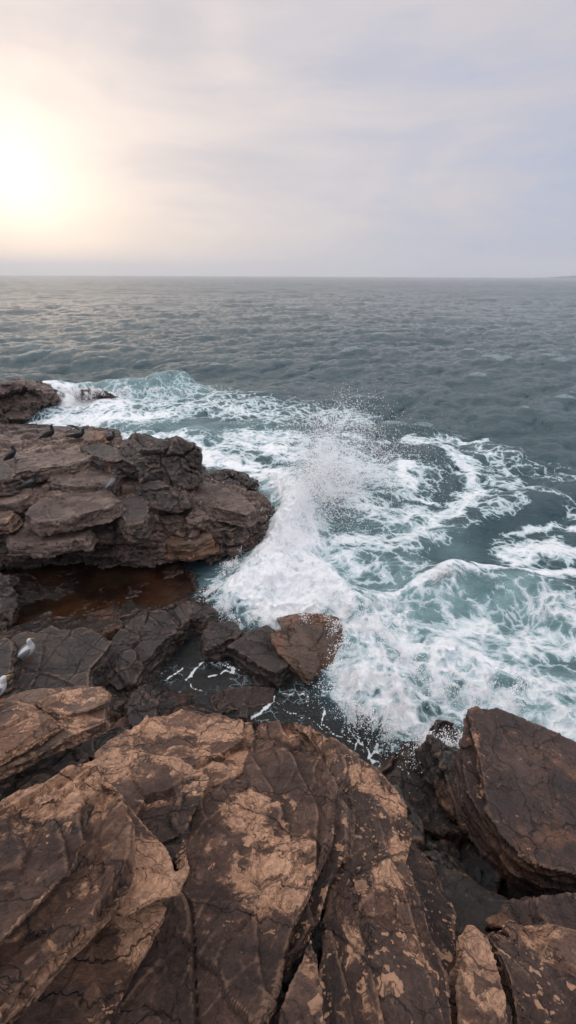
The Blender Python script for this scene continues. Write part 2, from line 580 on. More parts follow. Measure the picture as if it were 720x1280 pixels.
gx = np.concatenate([np.linspace(-16, -7, 120, endpoint=False), np.linspace(-7, 4, 380, endpoint=False), np.linspace(4, 9, 60)])
gy = np.concatenate([np.linspace(-4, 0, 40, endpoint=False), np.linspace(0, 9, 330, endpoint=False), np.linspace(9, 22, 200)])
X, Y = np.meshgrid(gx, gy)
x, y = X.ravel(), Y.ravel()
z = bed_height(x, y)
p = np.stack([x, y, z * 0.6], 1)
q = p + 0.25 * np.stack([fbm(p * 1.1, 3, 5 + k) for k in range(3)], 1)
qa = q @ np.array([[0.82, -0.57, 0], [0.57, 0.82, 0], [0, 0, 1]])
d1, d2, cid, vec = voronoi(qa * np.array([1.0, 1.9, 1.2]), 3)
tl = np.stack([np.cos(cid * 39), np.sin(cid * 57), cid * 0], 1)
dz = ((cid - 0.5) * 0.22 + (vec * tl).sum(1) * 0.16) - 0.10 * (1 - sstep(0, 0.10, d2 - d1))
d1, d2, cid, vec = voronoi(qa * np.array([3.0, 4.8, 3.2]), 9)
tl = np.stack([np.cos(cid * 39), np.sin(cid * 57), cid * 0], 1)
dz += ((cid - 0.5) * 0.05 + (vec * tl).sum(1) * 0.05) - 0.035 * (1 - sstep(0, 0.10, d2 - d1))
am = 0.35 + 0.65 * sstep(0.1, 0.7, z)
z2 = z + dz * am + fbm(p * 5, 5, 77) * 0.018
me = grid_mesh('bedrock', X, Y, z2.reshape(X.shape))
set_attr(me, 'crust', np.zeros(len(x)))
set_attr(me, 'wet', 0.35 + 0.65 * (1 - sstep(0.5, 1.6, z2)))
me.materials.append(M_wet)
me.set_sharp_from_angle(angle=R(38))
bed = bpy.data.objects.new('rocky_ground', me)
col.objects.link(bed)
tag(bed, kind='structure')
bed['label'] = 'dark wet bedrock between the slabs and under the tide pools'

# ================================================================== FOREGROUND SLABS
def fp(da=0.0, b=0.0, c=-0.39):
    return (4.44 + da, b, c)


TERR_L = [((0.80, -0.45, 0), 0.27, 0.075, 0.7), ((0.9, -0.3, 0), 0.13, 0.020, 0.8)]
J1 = [((0.85, 0.5, 0.1), 0.60, 0.03, 0.006), ((0.35, -0.95, 0.1), 0.80, 0.02, 0.004)]
J2 = [((0.98, 0.12, 0.1), 0.42, 0.05, 0.008), ((0.2, 1, 0), 0.8, 0.02, 0.004)]
TERR_M = [((1.0, 0.25, 0), 0.34, 0.065, 0.7), ((0.8, -0.5, 0), 0.21, 0.018, 0.9)]
FR_S = [(1.7, 0.020, 1.5, 0.35), (5.0, 0.007, 1.5, 0.4)]
VF = 0.009

pb = fp(-0.26)
slab('flat_rock', 'reddish tan slab at the far edge of the foreground rocks above the dark pool',
     [(118, 945), (150, 922), (182, 897), (232, 884), (268, 892), (310, 903), (322, 925), (308, 948), (318, 985), (270, 1010), (200, 1000), (140, 970)],
     pb, 0.34, VF, M_foreT, flare=-0.05, joints=J1, strata=(0.045, 0.03), terr=[((0.6, 0.8, 0), 0.36, 0.05, 0.8)], frac=FR_S, rough=0.017, seed=3,
     crust=[(200, 905, pb, .5, .6), (290, 910, pb, .4, .8), (300, 960, pb, .35, .7), (150, 935, pb, .4, .6)], wet=0.05)

pc = fp(-0.10, 0.02)
slab('flat_rock', 'long brown slab running from the reddish far slab down to the bottom edge',
     [(262, 975), (300, 960), (322, 900), (362, 902), (405, 945), (425, 985), (418, 1050), (395, 1100), (362, 1175), (318, 1290), (300, 1330), (90, 1330), (150, 1240), (215, 1110), (240, 1030)],
     pc, 0.40, VF, M_fore, flare=-0.05, joints=J1, strata=(0.05, 0.03), terr=TERR_M, frac=FR_S, rough=0.018, seed=9,
     crust=[(310, 1010, pc, .22, 1.1), (345, 1080, pc, .34, .95), (320, 1095, pc, .2, .7), (375, 940, pc, .3, .6), (270, 1060, pc, .1, .8)], wet=0.12)

pd = fp(0.05, 0.05)
slab('flat_rock', 'dark slab with a pale triangular crust under the thick layered slab at the left',
     [(60, 985), (95, 958), (135, 944), (175, 946), (225, 952), (262, 972), (245, 1010), (228, 1045), (190, 1060), (120, 1060)],
     pd, 0.14, VF, M_fore, flare=-0.05, strata=(0.03, 0.02), terr=[((1, .3, 0), 0.35, 0.02, 1.0)], frac=FR_S, rough=0.016, seed=14,
     crust=[(150, 950, pd, .35, .9), (210, 958, pd, .4, .8), (250, 968, pd, .2, .8)], wet=0.08)

pe = fp(0.14, -0.06)
slab('flat_rock', 'thin curved tan plate with a rounded tip poking out from under the layered slab',
     [(120, 1000), (160, 1010), (182, 1035), (205, 1062), (216, 1092), (232, 1080), (228, 1048), (236, 1088), (222, 1118), (190, 1126), (150, 1150), (110, 1120)],
     pe, 0.10, 0.009, M_foreT, flare=-0.05, strata=(0.03, 0.02), terr=[((1, -.2, 0), 0.2, 0.02, 1.0)], rough=0.014, seed=21,
     crust=[(195, 1090, pe, .25, 1.1), (215, 1060, pe, .2, .9)], crust_edge=0.6, wet=0.0)

pa = fp(0.26, -0.10, -0.43)
slab('flat_rock', 'thick layered tan slab with curved stepped edges, lower left corner',
     [(-60, 1030), (0, 1005), (45, 985), (85, 968), (108, 962), (140, 978), (152, 990), (157, 1030), (163, 1080), (158, 1108), (125, 1145), (75, 1195), (30, 1245), (-10, 1290), (-90, 1330), (-130, 1150)],
     pa, 0.20, VF, M_foreT, flare=-0.05, joints=[((.9,.4,0),.5,.015,.012)], strata=(0.03, 0.022), terr=TERR_L, frac=FR_S, rough=0.016, seed=27,
     crust=[(95, 990, pa, .3, .9), (60, 1010, pa, .3, .8), (20, 1060, pa, .3, .4), (150, 1000, pa, .1, .9)], crust_edge=0.6, wet=0.0)
pa2 = fp(0.42, -0.10, -0.45)
slab('flat_rock', 'uppermost dark streaked plate lying on the layered tan slab at the left edge',
     [(-90, 1060), (0, 1018), (50, 990), (88, 975), (105, 985), (112, 1010), (98, 1045), (92, 1085), (60, 1120), (20, 1165), (-30, 1215), (-140, 1260)],
     pa2, 0.09, 0.010, M_fore, flare=-0.05, strata=(0.03, 0.02), terr=[((0.8, 0.6, 0), 0.25, 0.03, 1.0)], frac=FR_S, rough=0.016, seed=33,
     crust=[(85, 985, pa2, .25, 1.1), (30, 1015, pa2, .25, .7), (100, 1010, pa2, .1, .9)], crust_edge=0.7, wet=0.0)

pf = fp(0.03, 0.0)
slab('flat_rock', 'warm brown slab at the bottom edge just below the layered tan slab',
     [(20, 1260), (80, 1200), (130, 1152), (165, 1135), (198, 1128), (205, 1140), (180, 1190), (150, 1250), (125, 1310), (110, 1340), (-40, 1340)],
     pf, 0.12, VF, M_foreT, flare=-0.05, strata=(0.03, 0.02), terr=[((1, .8, 0), 0.3, 0.016, 1.0)], frac=FR_S, rough=0.016, seed=37,
     crust=[(185, 1150, pf, .2, .9)], wet=0.1)

pg = fp(-0.23, 0.10)
slab('flat_rock', 'narrow dark slab with a tan tip, wedged between the long slab and the speckled slab',
     [(366, 903), (400, 915), (425, 935), (442, 975), (446, 1020), (440, 1060), (415, 1100), (398, 1150), (350, 1210), (328, 1270), (350, 1330), (300, 1330), (330, 1200), (400, 1080), (416, 1000), (400, 950)],
     pg, 0.36, VF, M_lich, flare=-0.05, strata=(0.04, 0.03), terr=TERR_M, frac=FR_S, rough=0.016, seed=43,
     crust=[(380, 915, pg, .25, .9), (430, 945, pg, .2, .7), (400, 960, pg, .2, .6)], wet=0.15)

ph = fp(-0.36, -0.04)
slab('flat_rock', 'tall slab speckled with round pale spots, right of the long brown slab',
     [(415, 925), (440, 940), (470, 960), (492, 985), (512, 1010), (516, 1045), (505, 1075), (520, 1110), (538, 1160), (560, 1220), (580, 1330), (360, 1330), (392, 1240), (415, 1120), (445, 1040), (440, 975)],
     ph, 0.42, VF, M_lich, flare=-0.05, joints=J2, strata=(0.05, 0.035), terr=[((1, .1, 0), 0.30, 0.055, 0.8)], frac=FR_S, rough=0.016, seed=51,
     crust=[(455, 975, ph, .22, 1.2), (500, 990, ph, .25, .9), (505, 1060, ph, .15, 1.1), (490, 1100, ph, .12, 1.1), (430, 1190, ph, .12, .9), (470, 1100, ph, .12, .9), (450, 1280, ph, .2, .6)], wet=0.12)

pi_ = fp(-0.06, 0.05)
slab('flat_rock', 'blunt dark wedge leaning on the speckled slab at the bottom of the photo',
     [(385, 1172), (396, 1190), (405, 1240), (410, 1330), (335, 1330), (345, 1260), (365, 1210)],
     pi_, 0.12, 0.010, M_fore, flare=-0.05, strata=(0.03, 0.02), rough=0.016, seed=57, frac=FR_S, crust=[(392, 1200, pi_, .1, .8)], wet=0.1)

pj = fp(-0.66, -0.12)
slab('flat_rock', 'dark spotted slab falling away right of the speckled slab',
     [(512, 1040), (530, 1060), (552, 1090), (566, 1130), (572, 1190), (590, 1330), (520, 1330), (500, 1180), (490, 1090)],
     pj, 0.45, VF, M_lich, flare=-0.05, strata=(0.05, 0.03), rough=0.022, seed=61, frac=FR_S, terr=[((1, .4, 0), .4, .025, 1.0)], wet=0.3)

pk = (3.98, -0.02, -0.30)
slab('flat_rock', 'tan upright slab with a rounded top beside the gap at the bottom right',
     [(575, 1165), (590, 1150), (608, 1165), (622, 1200), (636, 1250), (650, 1330), (580, 1330), (570, 1230)],
     pk, 0.35, VF, M_foreT, flare=-0.05, strata=(0.04, 0.03), rough=0.025, seed=67, frac=FR_S,
     crust=[(595, 1190, pk, .2, .8), (605, 1230, pk, .15, .7)], wet=0.15)
pl = (4.06, -0.20, -0.28)
slab('flat_rock', 'broad dark slab with pale veins in the lower right corner',
     [(598, 1160), (612, 1152), (640, 1168), (700, 1205), (800, 1270), (800, 1340), (655, 1340), (636, 1250), (622, 1200)],
     (3.86, -0.10, -0.30), 0.35, VF, M_lich, flare=-0.05, strata=(0.04, 0.03), rough=0.025, seed=71, frac=FR_S, terr=[((.8, .5, 0), .3, .03, 1.0)], wet=0.15)
pm = (3.66, 0.0, -0.22)
slab('flat_rock', 'long tan banded rib slanting into the lower right corner',
     [(618, 1150), (640, 1142), (690, 1150), (740, 1165), (820, 1190), (820, 1290), (720, 1240), (670, 1200), (640, 1172)],
     pm, 0.4, VF, M_foreT, flare=-0.05, strata=(0.04, 0.03), rough=0.025, seed=73, frac=FR_S, terr=[((-.3, 1, 0), .22, .035, 1.0)],
     crust=[(670, 1160, pm, .2, .7)], wet=0.1)
pn = (2.75, 0.0, -0.10)
slab('flat_rock', 'smooth dark slab under the tilted boulder at the right edge',
     [(612, 1150), (640, 1128), (690, 1118), (740, 1112), (840, 1120), (840, 1190), (700, 1175), (640, 1160)],
     pn, 0.5, 0.014, M_bould, strata=(0.05, 0.03), rough=0.025, seed=79, frac=FR_S, wet=0.3)

# tilted boulder at right
def b_boulder(bm):
    pl_ = (2.55, 0.02, -0.20)
    prism(bm, [PP(x_, y_, pl_) for x_, y_ in [(586, 889), (600, 884), (624, 882), (660, 898), (720, 924), (790, 955), (830, 1000), (830, 1120), (725, 1098), (690, 1088), (652, 1068), (625, 1040), (606, 1005), (600, 960)]], 0.75, -0.12)
    pl2 = (2.28, 0.10, -0.20)
    prism(bm, [PP(x_, y_, pl2) for x_, y_ in [(584, 895), (574, 925), (576, 960), (584, 992), (600, 1015), (625, 1045), (640, 1020), (610, 940)]], 0.5, -0.05)


rock('boulder', 'big dark tilted boulder with a broken rusty left side at the right edge', 'boulder', b_boulder, 0.013, M_bould,
     up=(-0.02, 0.20, 1), strata=(0.06, 0.06), frac=[(1.1, 0.035, 1.2, 0.15), (4.5, 0.008, 1.2, .2)],
     rough=0.016, seed=83, wet=0.35, crust=[(585, 935, 2.0, .35, .55), (590, 990, 1.9, .3, .5)])


def b_point(bm):
    hull(bm, [P(*c) for c in [(517, 946, .45), (542, 927, .75), (556, 938, .6), (576, 944, .45), (600, 990, .5), (590, 1050, .7), (540, 985, .5), (515, 960, .1), (540, 1000, -.1), (620, 1080, 0), (620, 960, -.3), (520, 945, -.3)]])


rock('rock', 'low pointed dark rock at the foot of the tilted boulder, foam touching it', 'rock', b_point, 0.02, M_wet,
     strata=(0.06, 0.03), frac=[(1.8, 0.04, 1.2, .6), (5, .012, 1.2, .6)], rough=0.04, seed=87, wet=1.0)

# ================================================================== MIDDLE LEFT SLABS
qa_ = (2.05, 0.16, -0.02)
pl1 = (2.0, 0.10, 0.02)
slab('flat_rock', 'lower tan plate of the left edge stack, its sharp edge overhanging a dark gap',
     [(-60, 900), (0, 880), (50, 862), (95, 858), (126, 858), (132, 880), (131, 903), (100, 918), (50, 940), (0, 963), (-80, 1000)],
     pl1, 0.14, 0.018, M_midT, strata=(0.05, 0.035), terr=[((.4, -1, 0), .5, .04, 1.0)], rough=0.03, seed=91,
     frac=[(1.2, 0.02, 1.4, .5)], crust_edge=.5, wet=0.0, crust=[(110, 895, pl1, .5, .4)])
pl2_ = (2.16, 0.10, 0.02)
slab('flat_rock', 'pointed tan plate lying at the left edge on the stack beside the nearer gull',
     [(-80, 915), (-20, 878), (22, 877), (42, 884), (60, 898), (76, 906), (50, 922), (0, 948), (-80, 985)],
     pl2_, 0.10, 0.016, M_midT, strata=(0.04, 0.03), terr=[((.3, -1, 0), .4, .04, 1.0)], rough=0.026, seed=93,
     frac=[(1.2, 0.02, 1.4, .5)], crust_edge=.5, wet=0.0, crust=[(30, 890, pl2_, .4, .5)])
pl3_ = (2.16, 0.10, 0.0)
slab('flat_rock', 'narrow pale lens shaped plate on top of the left edge stack',
     [(45, 875), (70, 864), (100, 857), (122, 856), (132, 865), (131, 875), (110, 884), (85, 888), (60, 884)],
     pl3_, 0.09, 0.016, M_midT, strata=(0.04, 0.03), rough=0.024, seed=95, terr=[((.3, -1, 0), .3, .03, 1.0)],
     crust_edge=.7, crust=[(100, 870, pl3_, .6, .8)], wet=0.0)

pM = (1.15, 0.02, -0.02)
slab('flat_rock', 'broad grey slab on which the white gull stands',
     [(8, 800), (22, 792), (45, 788), (60, 781), (75, 787), (105, 784), (128, 790), (141, 802), (128, 822), (112, 838), (112, 860), (80, 870), (40, 885), (-10, 900), (-10, 850), (12, 835)],
     pM, 0.55, 0.020, M_mid, joints=[((.3, 1, 0), .7, .03, .03), ((1, -.2, 0), .9, .02, .025)], flare=.12, strata=(0.09, 0.05), terr=[((.2, 1, 0), .9, .03, 1.0)], rough=0.03, seed=97,
     frac=[(1.0, 0.02, 1.6, .8)], wet=0.1)
slab('flat_rock', 'dark cracked slab at the left edge behind the white gull',
     [(-60, 790), (0, 792), (14, 800), (20, 812), (14, 832), (8, 850), (-60, 860)],
     (1.3, 0, 0), 0.5, 0.024, M_mid, flare=.1, strata=(0.08, 0.05), rough=0.04, seed=99, frac=[(1.6, 0.04, 1.4, .7)], wet=0.2)
slab('flat_rock', 'long dark slab slanting beside the foam streaked pool',
     [(128, 812), (150, 786), (172, 768), (200, 758), (222, 752), (240, 756), (232, 775), (205, 800), (182, 826), (170, 852), (150, 862), (132, 850), (128, 830)],
     (0.62, 0.0, -0.02), 0.5, 0.022, M_mid, flare=.08, strata=(0.07, 0.05), terr=[((.7, .4, 0), .5, .04, 1.0)], rough=0.035, seed=101,
     frac=[(1.5, 0.05, 1.4, .8), (4, .012, 1.4, .6)], wet=0.6)
slab('flat_rock', 'small dark angular slab next to the left corner of the foam streaked pool',
     [(160, 905), (158, 880), (168, 866), (182, 868), (196, 882), (192, 898), (176, 912)],
     (0.62, 0, 0), 0.35, 0.02, M_mid, flare=.06, strata=(0.06, 0.04), rough=0.03, seed=103, frac=[(2, 0.03, 1.4, .7)], wet=0.5)
slab('flat_rock', 'cracked dark block below the left edge stack',
     [(-60, 975), (0, 955), (40, 938), (85, 935), (108, 945), (90, 960), (60, 975), (30, 985), (-20, 1010)],
     (1.25, 0, 0), 0.5, 0.018, M_mid, flare=.06, strata=(0.06, 0.04), rough=0.03, seed=104, frac=[(1.4, 0.035, 1.4, .8), (4, .01, 1.3, .6)], wet=0.25)
slab('flat_rock', 'low dark shelf between the left edge stack and the reddish far slab',
     [(95, 940), (110, 920), (150, 905), (170, 915), (150, 935), (125, 950)],
     (0.8, 0, 0), 0.4, 0.018, M_mid, flare=.06, strata=(0.06, 0.04), rough=0.03, seed=106, frac=[(1.8, 0.03, 1.4, .8)], wet=0.5)

# ------------------------------------------------- rocks in the surge
FR_B = [(1.7, 0.022, 1.5, .4), (4.5, .009, 1.3, .4)]
slab('rock', 'flat black rock nearest the left side of the surge pool', [(252, 790), (262, 778), (290, 774), (302, 786), (296, 796), (270, 806), (258, 808)],
     (0.42, 0, 0), 0.5, 0.022, M_mid, flare=.1, rough=.04, seed=107, frac=FR_B, wet=.9)
slab('rock', 'small black ledge above the flat black rock, at the surf edge', [(232, 765), (245, 756), (268, 762), (272, 770), (250, 774), (236, 772)],
     (0.45, 0, 0), 0.5, 0.022, M_mid, flare=.1, rough=.04, seed=108, frac=FR_B, wet=.9)
slab('rock', 'square dark grey slab left of the brown rock in the surge', [(288, 806), (312, 790), (335, 784), (350, 800), (362, 826), (345, 842), (325, 832), (305, 818)],
     (0.50, 0, -.02), 0.5, 0.022, M_mid, flare=.06, rough=.035, seed=109, frac=FR_B, wet=.7)


def b_brown(bm):
    hull(bm, [P(*c) for c in [(337, 793, .58), (352, 788, .62), (385, 796, .50), (400, 818, .36), (395, 845, .25), (382, 858, .15), (358, 828, .44), (345, 812, .50), (372, 860, -.3), (350, 840, -.3), (410, 850, -.4), (330, 800, -.3), (400, 790, -.3)]])
    hull(bm, [P(*c) for c in [(345, 776, .42), (385, 768, .45), (420, 775, .36), (434, 795, .25), (425, 830, .12), (405, 855, 0), (390, 860, -.3), (360, 800, .5), (440, 800, -.4), (340, 770, -.4), (420, 760, -.4)]])


rock('rock', 'brown pointed rock with a rusty face standing in the surge', 'rock', b_brown, 0.02, M_rust,
     strata=(0.07, 0.05), frac=FR_B, rough=.03, seed=111, wet=.7, up=(0.3, 0.2, 1), crust=[(355, 800, .8, .5, .6)])
slab('rock', 'low dark brown rock just under the water of the pool', [(262, 872), (275, 862), (310, 857), (343, 860), (340, 878), (300, 886), (270, 888)],
     (0.050, 0, 0), 0.4, 0.022, M_bould, flare=.1, rough=.02, strata=None, seed=113, wet=.6)
slab('rock', 'tiny dark stone poking out of the pool beside the reddish slab', [(300, 882), (306, 876), (312, 886), (310, 896), (300, 894)],
     (0.35, 0, 0), 0.5, 0.018, M_mid, flare=.05, rough=.03, seed=115, wet=.8)

# ================================================================== OUTCROP
def b_out(bm):
    # crest body
    hull(bm, [P(*c) for c in [(-220, 575, 2.1), (0, 556, 2.0), (90, 552, 2.0), (180, 570, 2.0), (240, 600, 1.7), (268, 640, 1.2), (255, 690, .4),
                              (-220, 650, 1.9), (0, 625, 1.85), (120, 622, 1.85), (200, 632, 1.6), (-220, 700, 1.0), (0, 668, 1.25), (120, 672, 1.15), (215, 672, .9),
                              (-220, 720, .3), (0, 700, .55), (120, 706, .45), (200, 705, .35), (0, 530, 0), (-220, 530, 0), (230, 560, -.4), (300, 620, -.5),
                              (0, 690, -.2), (200, 690, -.3)]])
    # right tongue running into the surf
    hull(bm, [P(*c) for c in [(235, 595, 1.5), (275, 605, 1.2), (315, 618, .95), (348, 648, .45), (352, 660, .2), (318, 672, .45), (290, 690, .35),
                              (262, 710, .2), (235, 680, .9), (240, 640, 1.5), (360, 665, -.5), (300, 690, -.5), (260, 705, -.4), (250, 590, -.4), (330, 620, -.4)]])
    # back tier
    hull(bm, [P(*c) for c in [(-220, 560, 2.3), (0, 549, 2.0), (90, 551, 2.0), (150, 562, 1.95), (150, 580, 1.95), (0, 578, 2.1), (-220, 590, 2.3), (0, 530, 0), (150, 540, 0), (-220, 530, 0)]])


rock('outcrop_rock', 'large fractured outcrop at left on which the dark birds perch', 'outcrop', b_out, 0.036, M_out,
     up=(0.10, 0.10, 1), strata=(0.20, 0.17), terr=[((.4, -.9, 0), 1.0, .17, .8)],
     frac=[(0.85, 0.13, 2.4, .5), (2.1, 0.055, 2.0, .6), (5.0, 0.016, 1.6, .5)], joints=[((.95, .2, 0), 1.6, .08, .08)], rough=.035, rscale=1.2, seed=121, crust=[(240, 665, .9, .7, .85), (170, 655, 1.3, .4, .5), (60, 552, 2.3, 1.6, 1.1), (110, 590, 2.1, 1.3, 1.0), (20, 560, 2.3, 1.5, 1.2), (50, 610, 1.95, 1.2, .9), (190, 610, 1.8, .8, .7)])  # crust blobs on the tops are sky reflection painted as pale colour


def b_top(bm):
    hull(bm, [P(*c) for c in [(140, 580, 2.3), (150, 562, 2.6), (172, 541, 2.95), (196, 548, 2.85), (225, 552, 2.75), (250, 562, 2.5), (254, 580, 2.1), (248, 606, 1.7),
                              (205, 612, 1.8), (175, 600, 2.1), (165, 580, 2.5), (150, 590, 1.5), (255, 600, 1.2), (240, 570, 1), (160, 565, 1)]])


rock('boulder', 'big angular dark boulder crowning the outcrop', 'boulder', b_top, 0.035, M_mid, up=(.4, .1, 1), strata=(0.12, 0.06),
     frac=[(1.1, 0.11, 1.2, .5), (3.0, 0.035, 1.2, .5)], rough=.05, rscale=1.3, seed=127, wet=.3)


def b_front(bm):
    hull(bm, [P(*c) for c in [(168, 606, 2.05), (200, 600, 2.1), (232, 620, 1.85), (240, 636, 1.6), (215, 640, 1.5), (180, 634, 1.6), (165, 620, 1.8), (200, 640, 1.1), (240, 620, 1)]])


rock('rock', 'smooth hump backed rock in front of the crowning boulder', 'rock', b_front, 0.03, M_mid, strata=(0.12, 0.04),
     frac=[(1.3, 0.05, 1.2, .4)], rough=.04, seed=131, wet=.3)
for k, (lab, pts, plane, th, m) in enumerate([
    ('wide pale plate on the outcrop front below the small black bird', [(34, 640), (52, 622), (90, 612), (140, 612), (152, 628), (130, 636), (90, 646), (50, 650)], (1.98, 0, 0), .3, M_out),
    ('broad pale flat plate in the middle of the outcrop top', [(60, 592), (80, 583), (130, 582), (150, 592), (140, 604), (100, 608), (66, 604)], (2.12, 0, 0), .3, M_out),
    ('long thin plate at the left edge of the outcrop below the black long necked bird', [(-40, 612), (0, 606), (28, 606), (40, 616), (22, 626), (-10, 630), (-40, 632)], (2.08, 0, 0), .3, M_out),
    ('flat dark plate halfway up the outcrop wall at left', [(10, 664), (30, 652), (90, 652), (116, 660), (108, 672), (60, 680), (16, 678)], (1.5, 0, 0), .3, M_out),
    ('sloping flat plate on the outcrop right of the crowning boulder', [(244, 612), (262, 604), (300, 618), (322, 634), (310, 642), (280, 636), (250, 628)], (1.35, 0, 0), .35, M_out),
    ('low tan block at the left edge of the outcrop front', [(-30, 630), (0, 626), (12, 632), (16, 642), (6, 652), (-30, 655)], (1.85, 0, 0), .3, M_midT),
    ('square dark block in the right part of the outcrop wall', [(150, 622), (170, 620), (184, 634), (180, 652), (160, 656), (148, 640)], (1.75, 0, 0), .4, M_mid),
    ('rusty brown block low in the right part of the outcrop wall', [(205, 660), (228, 652), (262, 656), (266, 670), (240, 682), (210, 680)], (1.15, .1, 0), .45, M_rust),
    ('small greenish grey block on the outcrop beside the surf', [(278, 646), (292, 640), (308, 644), (306, 656), (290, 662), (280, 658)], (.95, 0, 0), .4, M_mid),
    ('long flat plate stepping up behind the two nearer birds on the outcrop', [(-40, 575), (10, 568), (60, 566), (110, 560), (128, 568), (90, 580), (30, 588), (-40, 600)], (2.32, 0, 0), .35, M_out),
    ('dark ledge at the left edge of the outcrop below the bird with white breast', [(-60, 566), (-10, 568), (10, 576), (22, 588), (5, 598), (-60, 604)], (2.5, 0, 0), .4, M_mid),
    ('dark slanting slab between the outcrop crest and the crowning boulder', [(100, 556), (120, 550), (146, 562), (156, 572), (140, 576), (112, 566)], (2.5, 0, 0), .5, M_mid),
    ('rounded brown stone on the crest between two dark birds', [(104, 545), (112, 538), (124, 537), (134, 544), (130, 549), (112, 550)], (2.52, 0, 0), .45, M_rust)]):
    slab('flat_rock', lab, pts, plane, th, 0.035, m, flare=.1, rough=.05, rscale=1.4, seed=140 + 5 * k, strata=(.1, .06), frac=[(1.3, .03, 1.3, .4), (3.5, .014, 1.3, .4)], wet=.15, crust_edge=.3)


def b_tip(bm):
    hull(bm, [P(*c) for c in [(252, 590, 1.1), (275, 588, 1.1), (300, 592, .95), (322, 600, .6), (326, 612, .3), (300, 614, .6), (262, 606, .9), (330, 615, -.5), (250, 600, -.5), (300, 590, -.5)]])


rock('rock', 'dark rock at the back of the outcrop half covered by spray', 'rock', b_tip, 0.035, M_wet, strata=(.1, .06), frac=[(1.2, .1, 1.3, .6), (3, .03, 1.3, .6)],
     rough=.06, seed=201, wet=1)


def b_leftwall(bm):
    hull(bm, [P(*c) for c in [(-150, 690, 1.2), (-20, 715, .9), (10, 722, .85), (22, 745, .6), (26, 770, .3), (10, 785, .3), (-150, 800, .6), (-150, 700, -.3), (30, 760, -.3), (20, 790, -.3)]])


rock('rock', 'dark rock at the left edge between the outcrop and the brown pool', 'rock', b_leftwall, 0.035, M_mid, strata=(.1, .06), frac=[(1.2, .08, 1.3, .6), (3, .03, 1.3, .6)],
     rough=.05, seed=205, wet=.8)


def b_far1(bm):
    hull(bm, [P(*c) for c in [(-160, 490, 2.2), (-30, 484, 1.9), (0, 484, 1.7), (20, 482, 1.75), (45, 486, 1.5), (60, 490, 1.2), (78, 500, .5), (60, 508, .5), (40, 516, .3), (0, 528, .3), (-160, 545, .5),
                              (85, 508, -.8), (0, 530, -.8), (-160, 540, -.8), (40, 480, -.8), (-160, 480, -.8)]])


rock('sea_rock', 'larger brown rock mass in the sea at the far left edge', 'rock', b_far1, 0.07, M_out, strata=(.2, .14), frac=[(.55, .3, 1.3, .6), (1.4, .12, 1.3, .6), (3.5, .03, 1.3, .5)],
     rough=.1, rscale=.8, seed=211, wet=.5)


def b_far2(bm):
    hull(bm, [P(*c) for c in [(92, 496, .5), (104, 489, .95), (118, 490, .9), (132, 490, .9), (150, 496, .45), (140, 502, .2), (100, 502, .2), (88, 505, -.6), (155, 503, -.6), (120, 492, -.6)]])
    hull(bm, [P(*c) for c in [(70, 496, .4), (78, 492, .7), (88, 493, .5), (92, 500, .0), (70, 503, 0), (80, 500, -.6)]])


rock('sea_rock', 'small low rock in the far surf, right of the larger rock mass', 'rock', b_far2, 0.06, M_out, strata=(.2, .1), frac=[(.7, .2, 1.3, .6), (1.8, .1, 1.3, .6)],
     rough=.08, rscale=.9, seed=215, wet=.6)

# ================================================================== SEA
def fft_ocean(L, N, lam_min, lam_max, wdir, seed, spread=4.0):
    rng = np.random.default_rng(seed)
    k1 = np.fft.fftfreq(N, L / N) * 2 * np.pi
    kx, ky = np.meshgrid(k1, k1)
    k = np.hypot(kx, ky)
    k[0, 0] = 1e-6
    cosf = (kx * wdir[0] + ky * wdir[1]) / k
    S = k ** -3.6 * (0.12 + np.abs(cosf) ** spread)
    lam = 2 * np.pi / k
    S *= sstep(lam_min, lam_min * 1.6, lam) * (1 - sstep(lam_max * .7, lam_max, lam))
    S[0, 0] = 0
    A = np.sqrt(S) * (rng.normal(size=(N, N)) + 1j * rng.normal(size=(N, N)))
    h = np.fft.ifft2(A)
    dx = np.fft.ifft2(-1j * kx / k * A)
    dy = np.fft.ifft2(-1j * ky / k * A)
    s = h.real.std()
    return h.real / s, dx.real / s, dy.real / s


def sample(T, L, x, y, rotd=0.0):
    c, s = math.cos(rotd), math.sin(rotd)
    N = T.shape[0]
    u = ((x * c + y * s) / L * N) % N
    v = ((-x * s + y * c) / L * N) % N
    i = np.floor(u).astype(int)
    j = np.floor(v).astype(int)
    fu, fv = u - i, v - j
    i1, j1 = (i + 1) % N, (j + 1) % N
    i %= N
    j %= N
    return (T[j, i] * (1 - fu) + T[j, i1] * fu) * (1 - fv) + (T[j1, i] * (1 - fu) + T[j1, i1] * fu) * fv


wd = (0.25, -0.97)
O1 = fft_ocean(38.0, 512, 0.35, 6.0, wd, 1, 2.5)
O2 = fft_ocean(173.0, 512, 5.0, 30.0, wd, 2, 3.5)


def seg_dist(x, y, a, b):
    ax, ay = a
    bx, by = b
    dx, dy = bx - ax, by - ay
    t = np.clip(((x - ax) * dx + (y - ay) * dy) / (dx * dx + dy * dy + 1e-9), 0, 1)
    return np.hypot(x - ax - t * dx, y - ay - t * dy), t


def stroke(x, y, pts, wid, z=0.1, power=2.0):
    """soft stroke through photo points laid on the water: pts (px, py[, amplitude])"""
    best = np.zeros_like(x)
    W = [P(q_[0], q_[1], z) for q_ in pts]
    am = [q_[2] if len(q_) > 2 else 1.0 for q_ in pts]
    for k in range(len(W) - 1):
        d, t = seg_dist(x, y, W[k][:2], W[k + 1][:2])
        best = np.maximum(best, np.exp(-(d / wid) ** power) * (am[k] * (1 - t) + am[k + 1] * t))
    return best


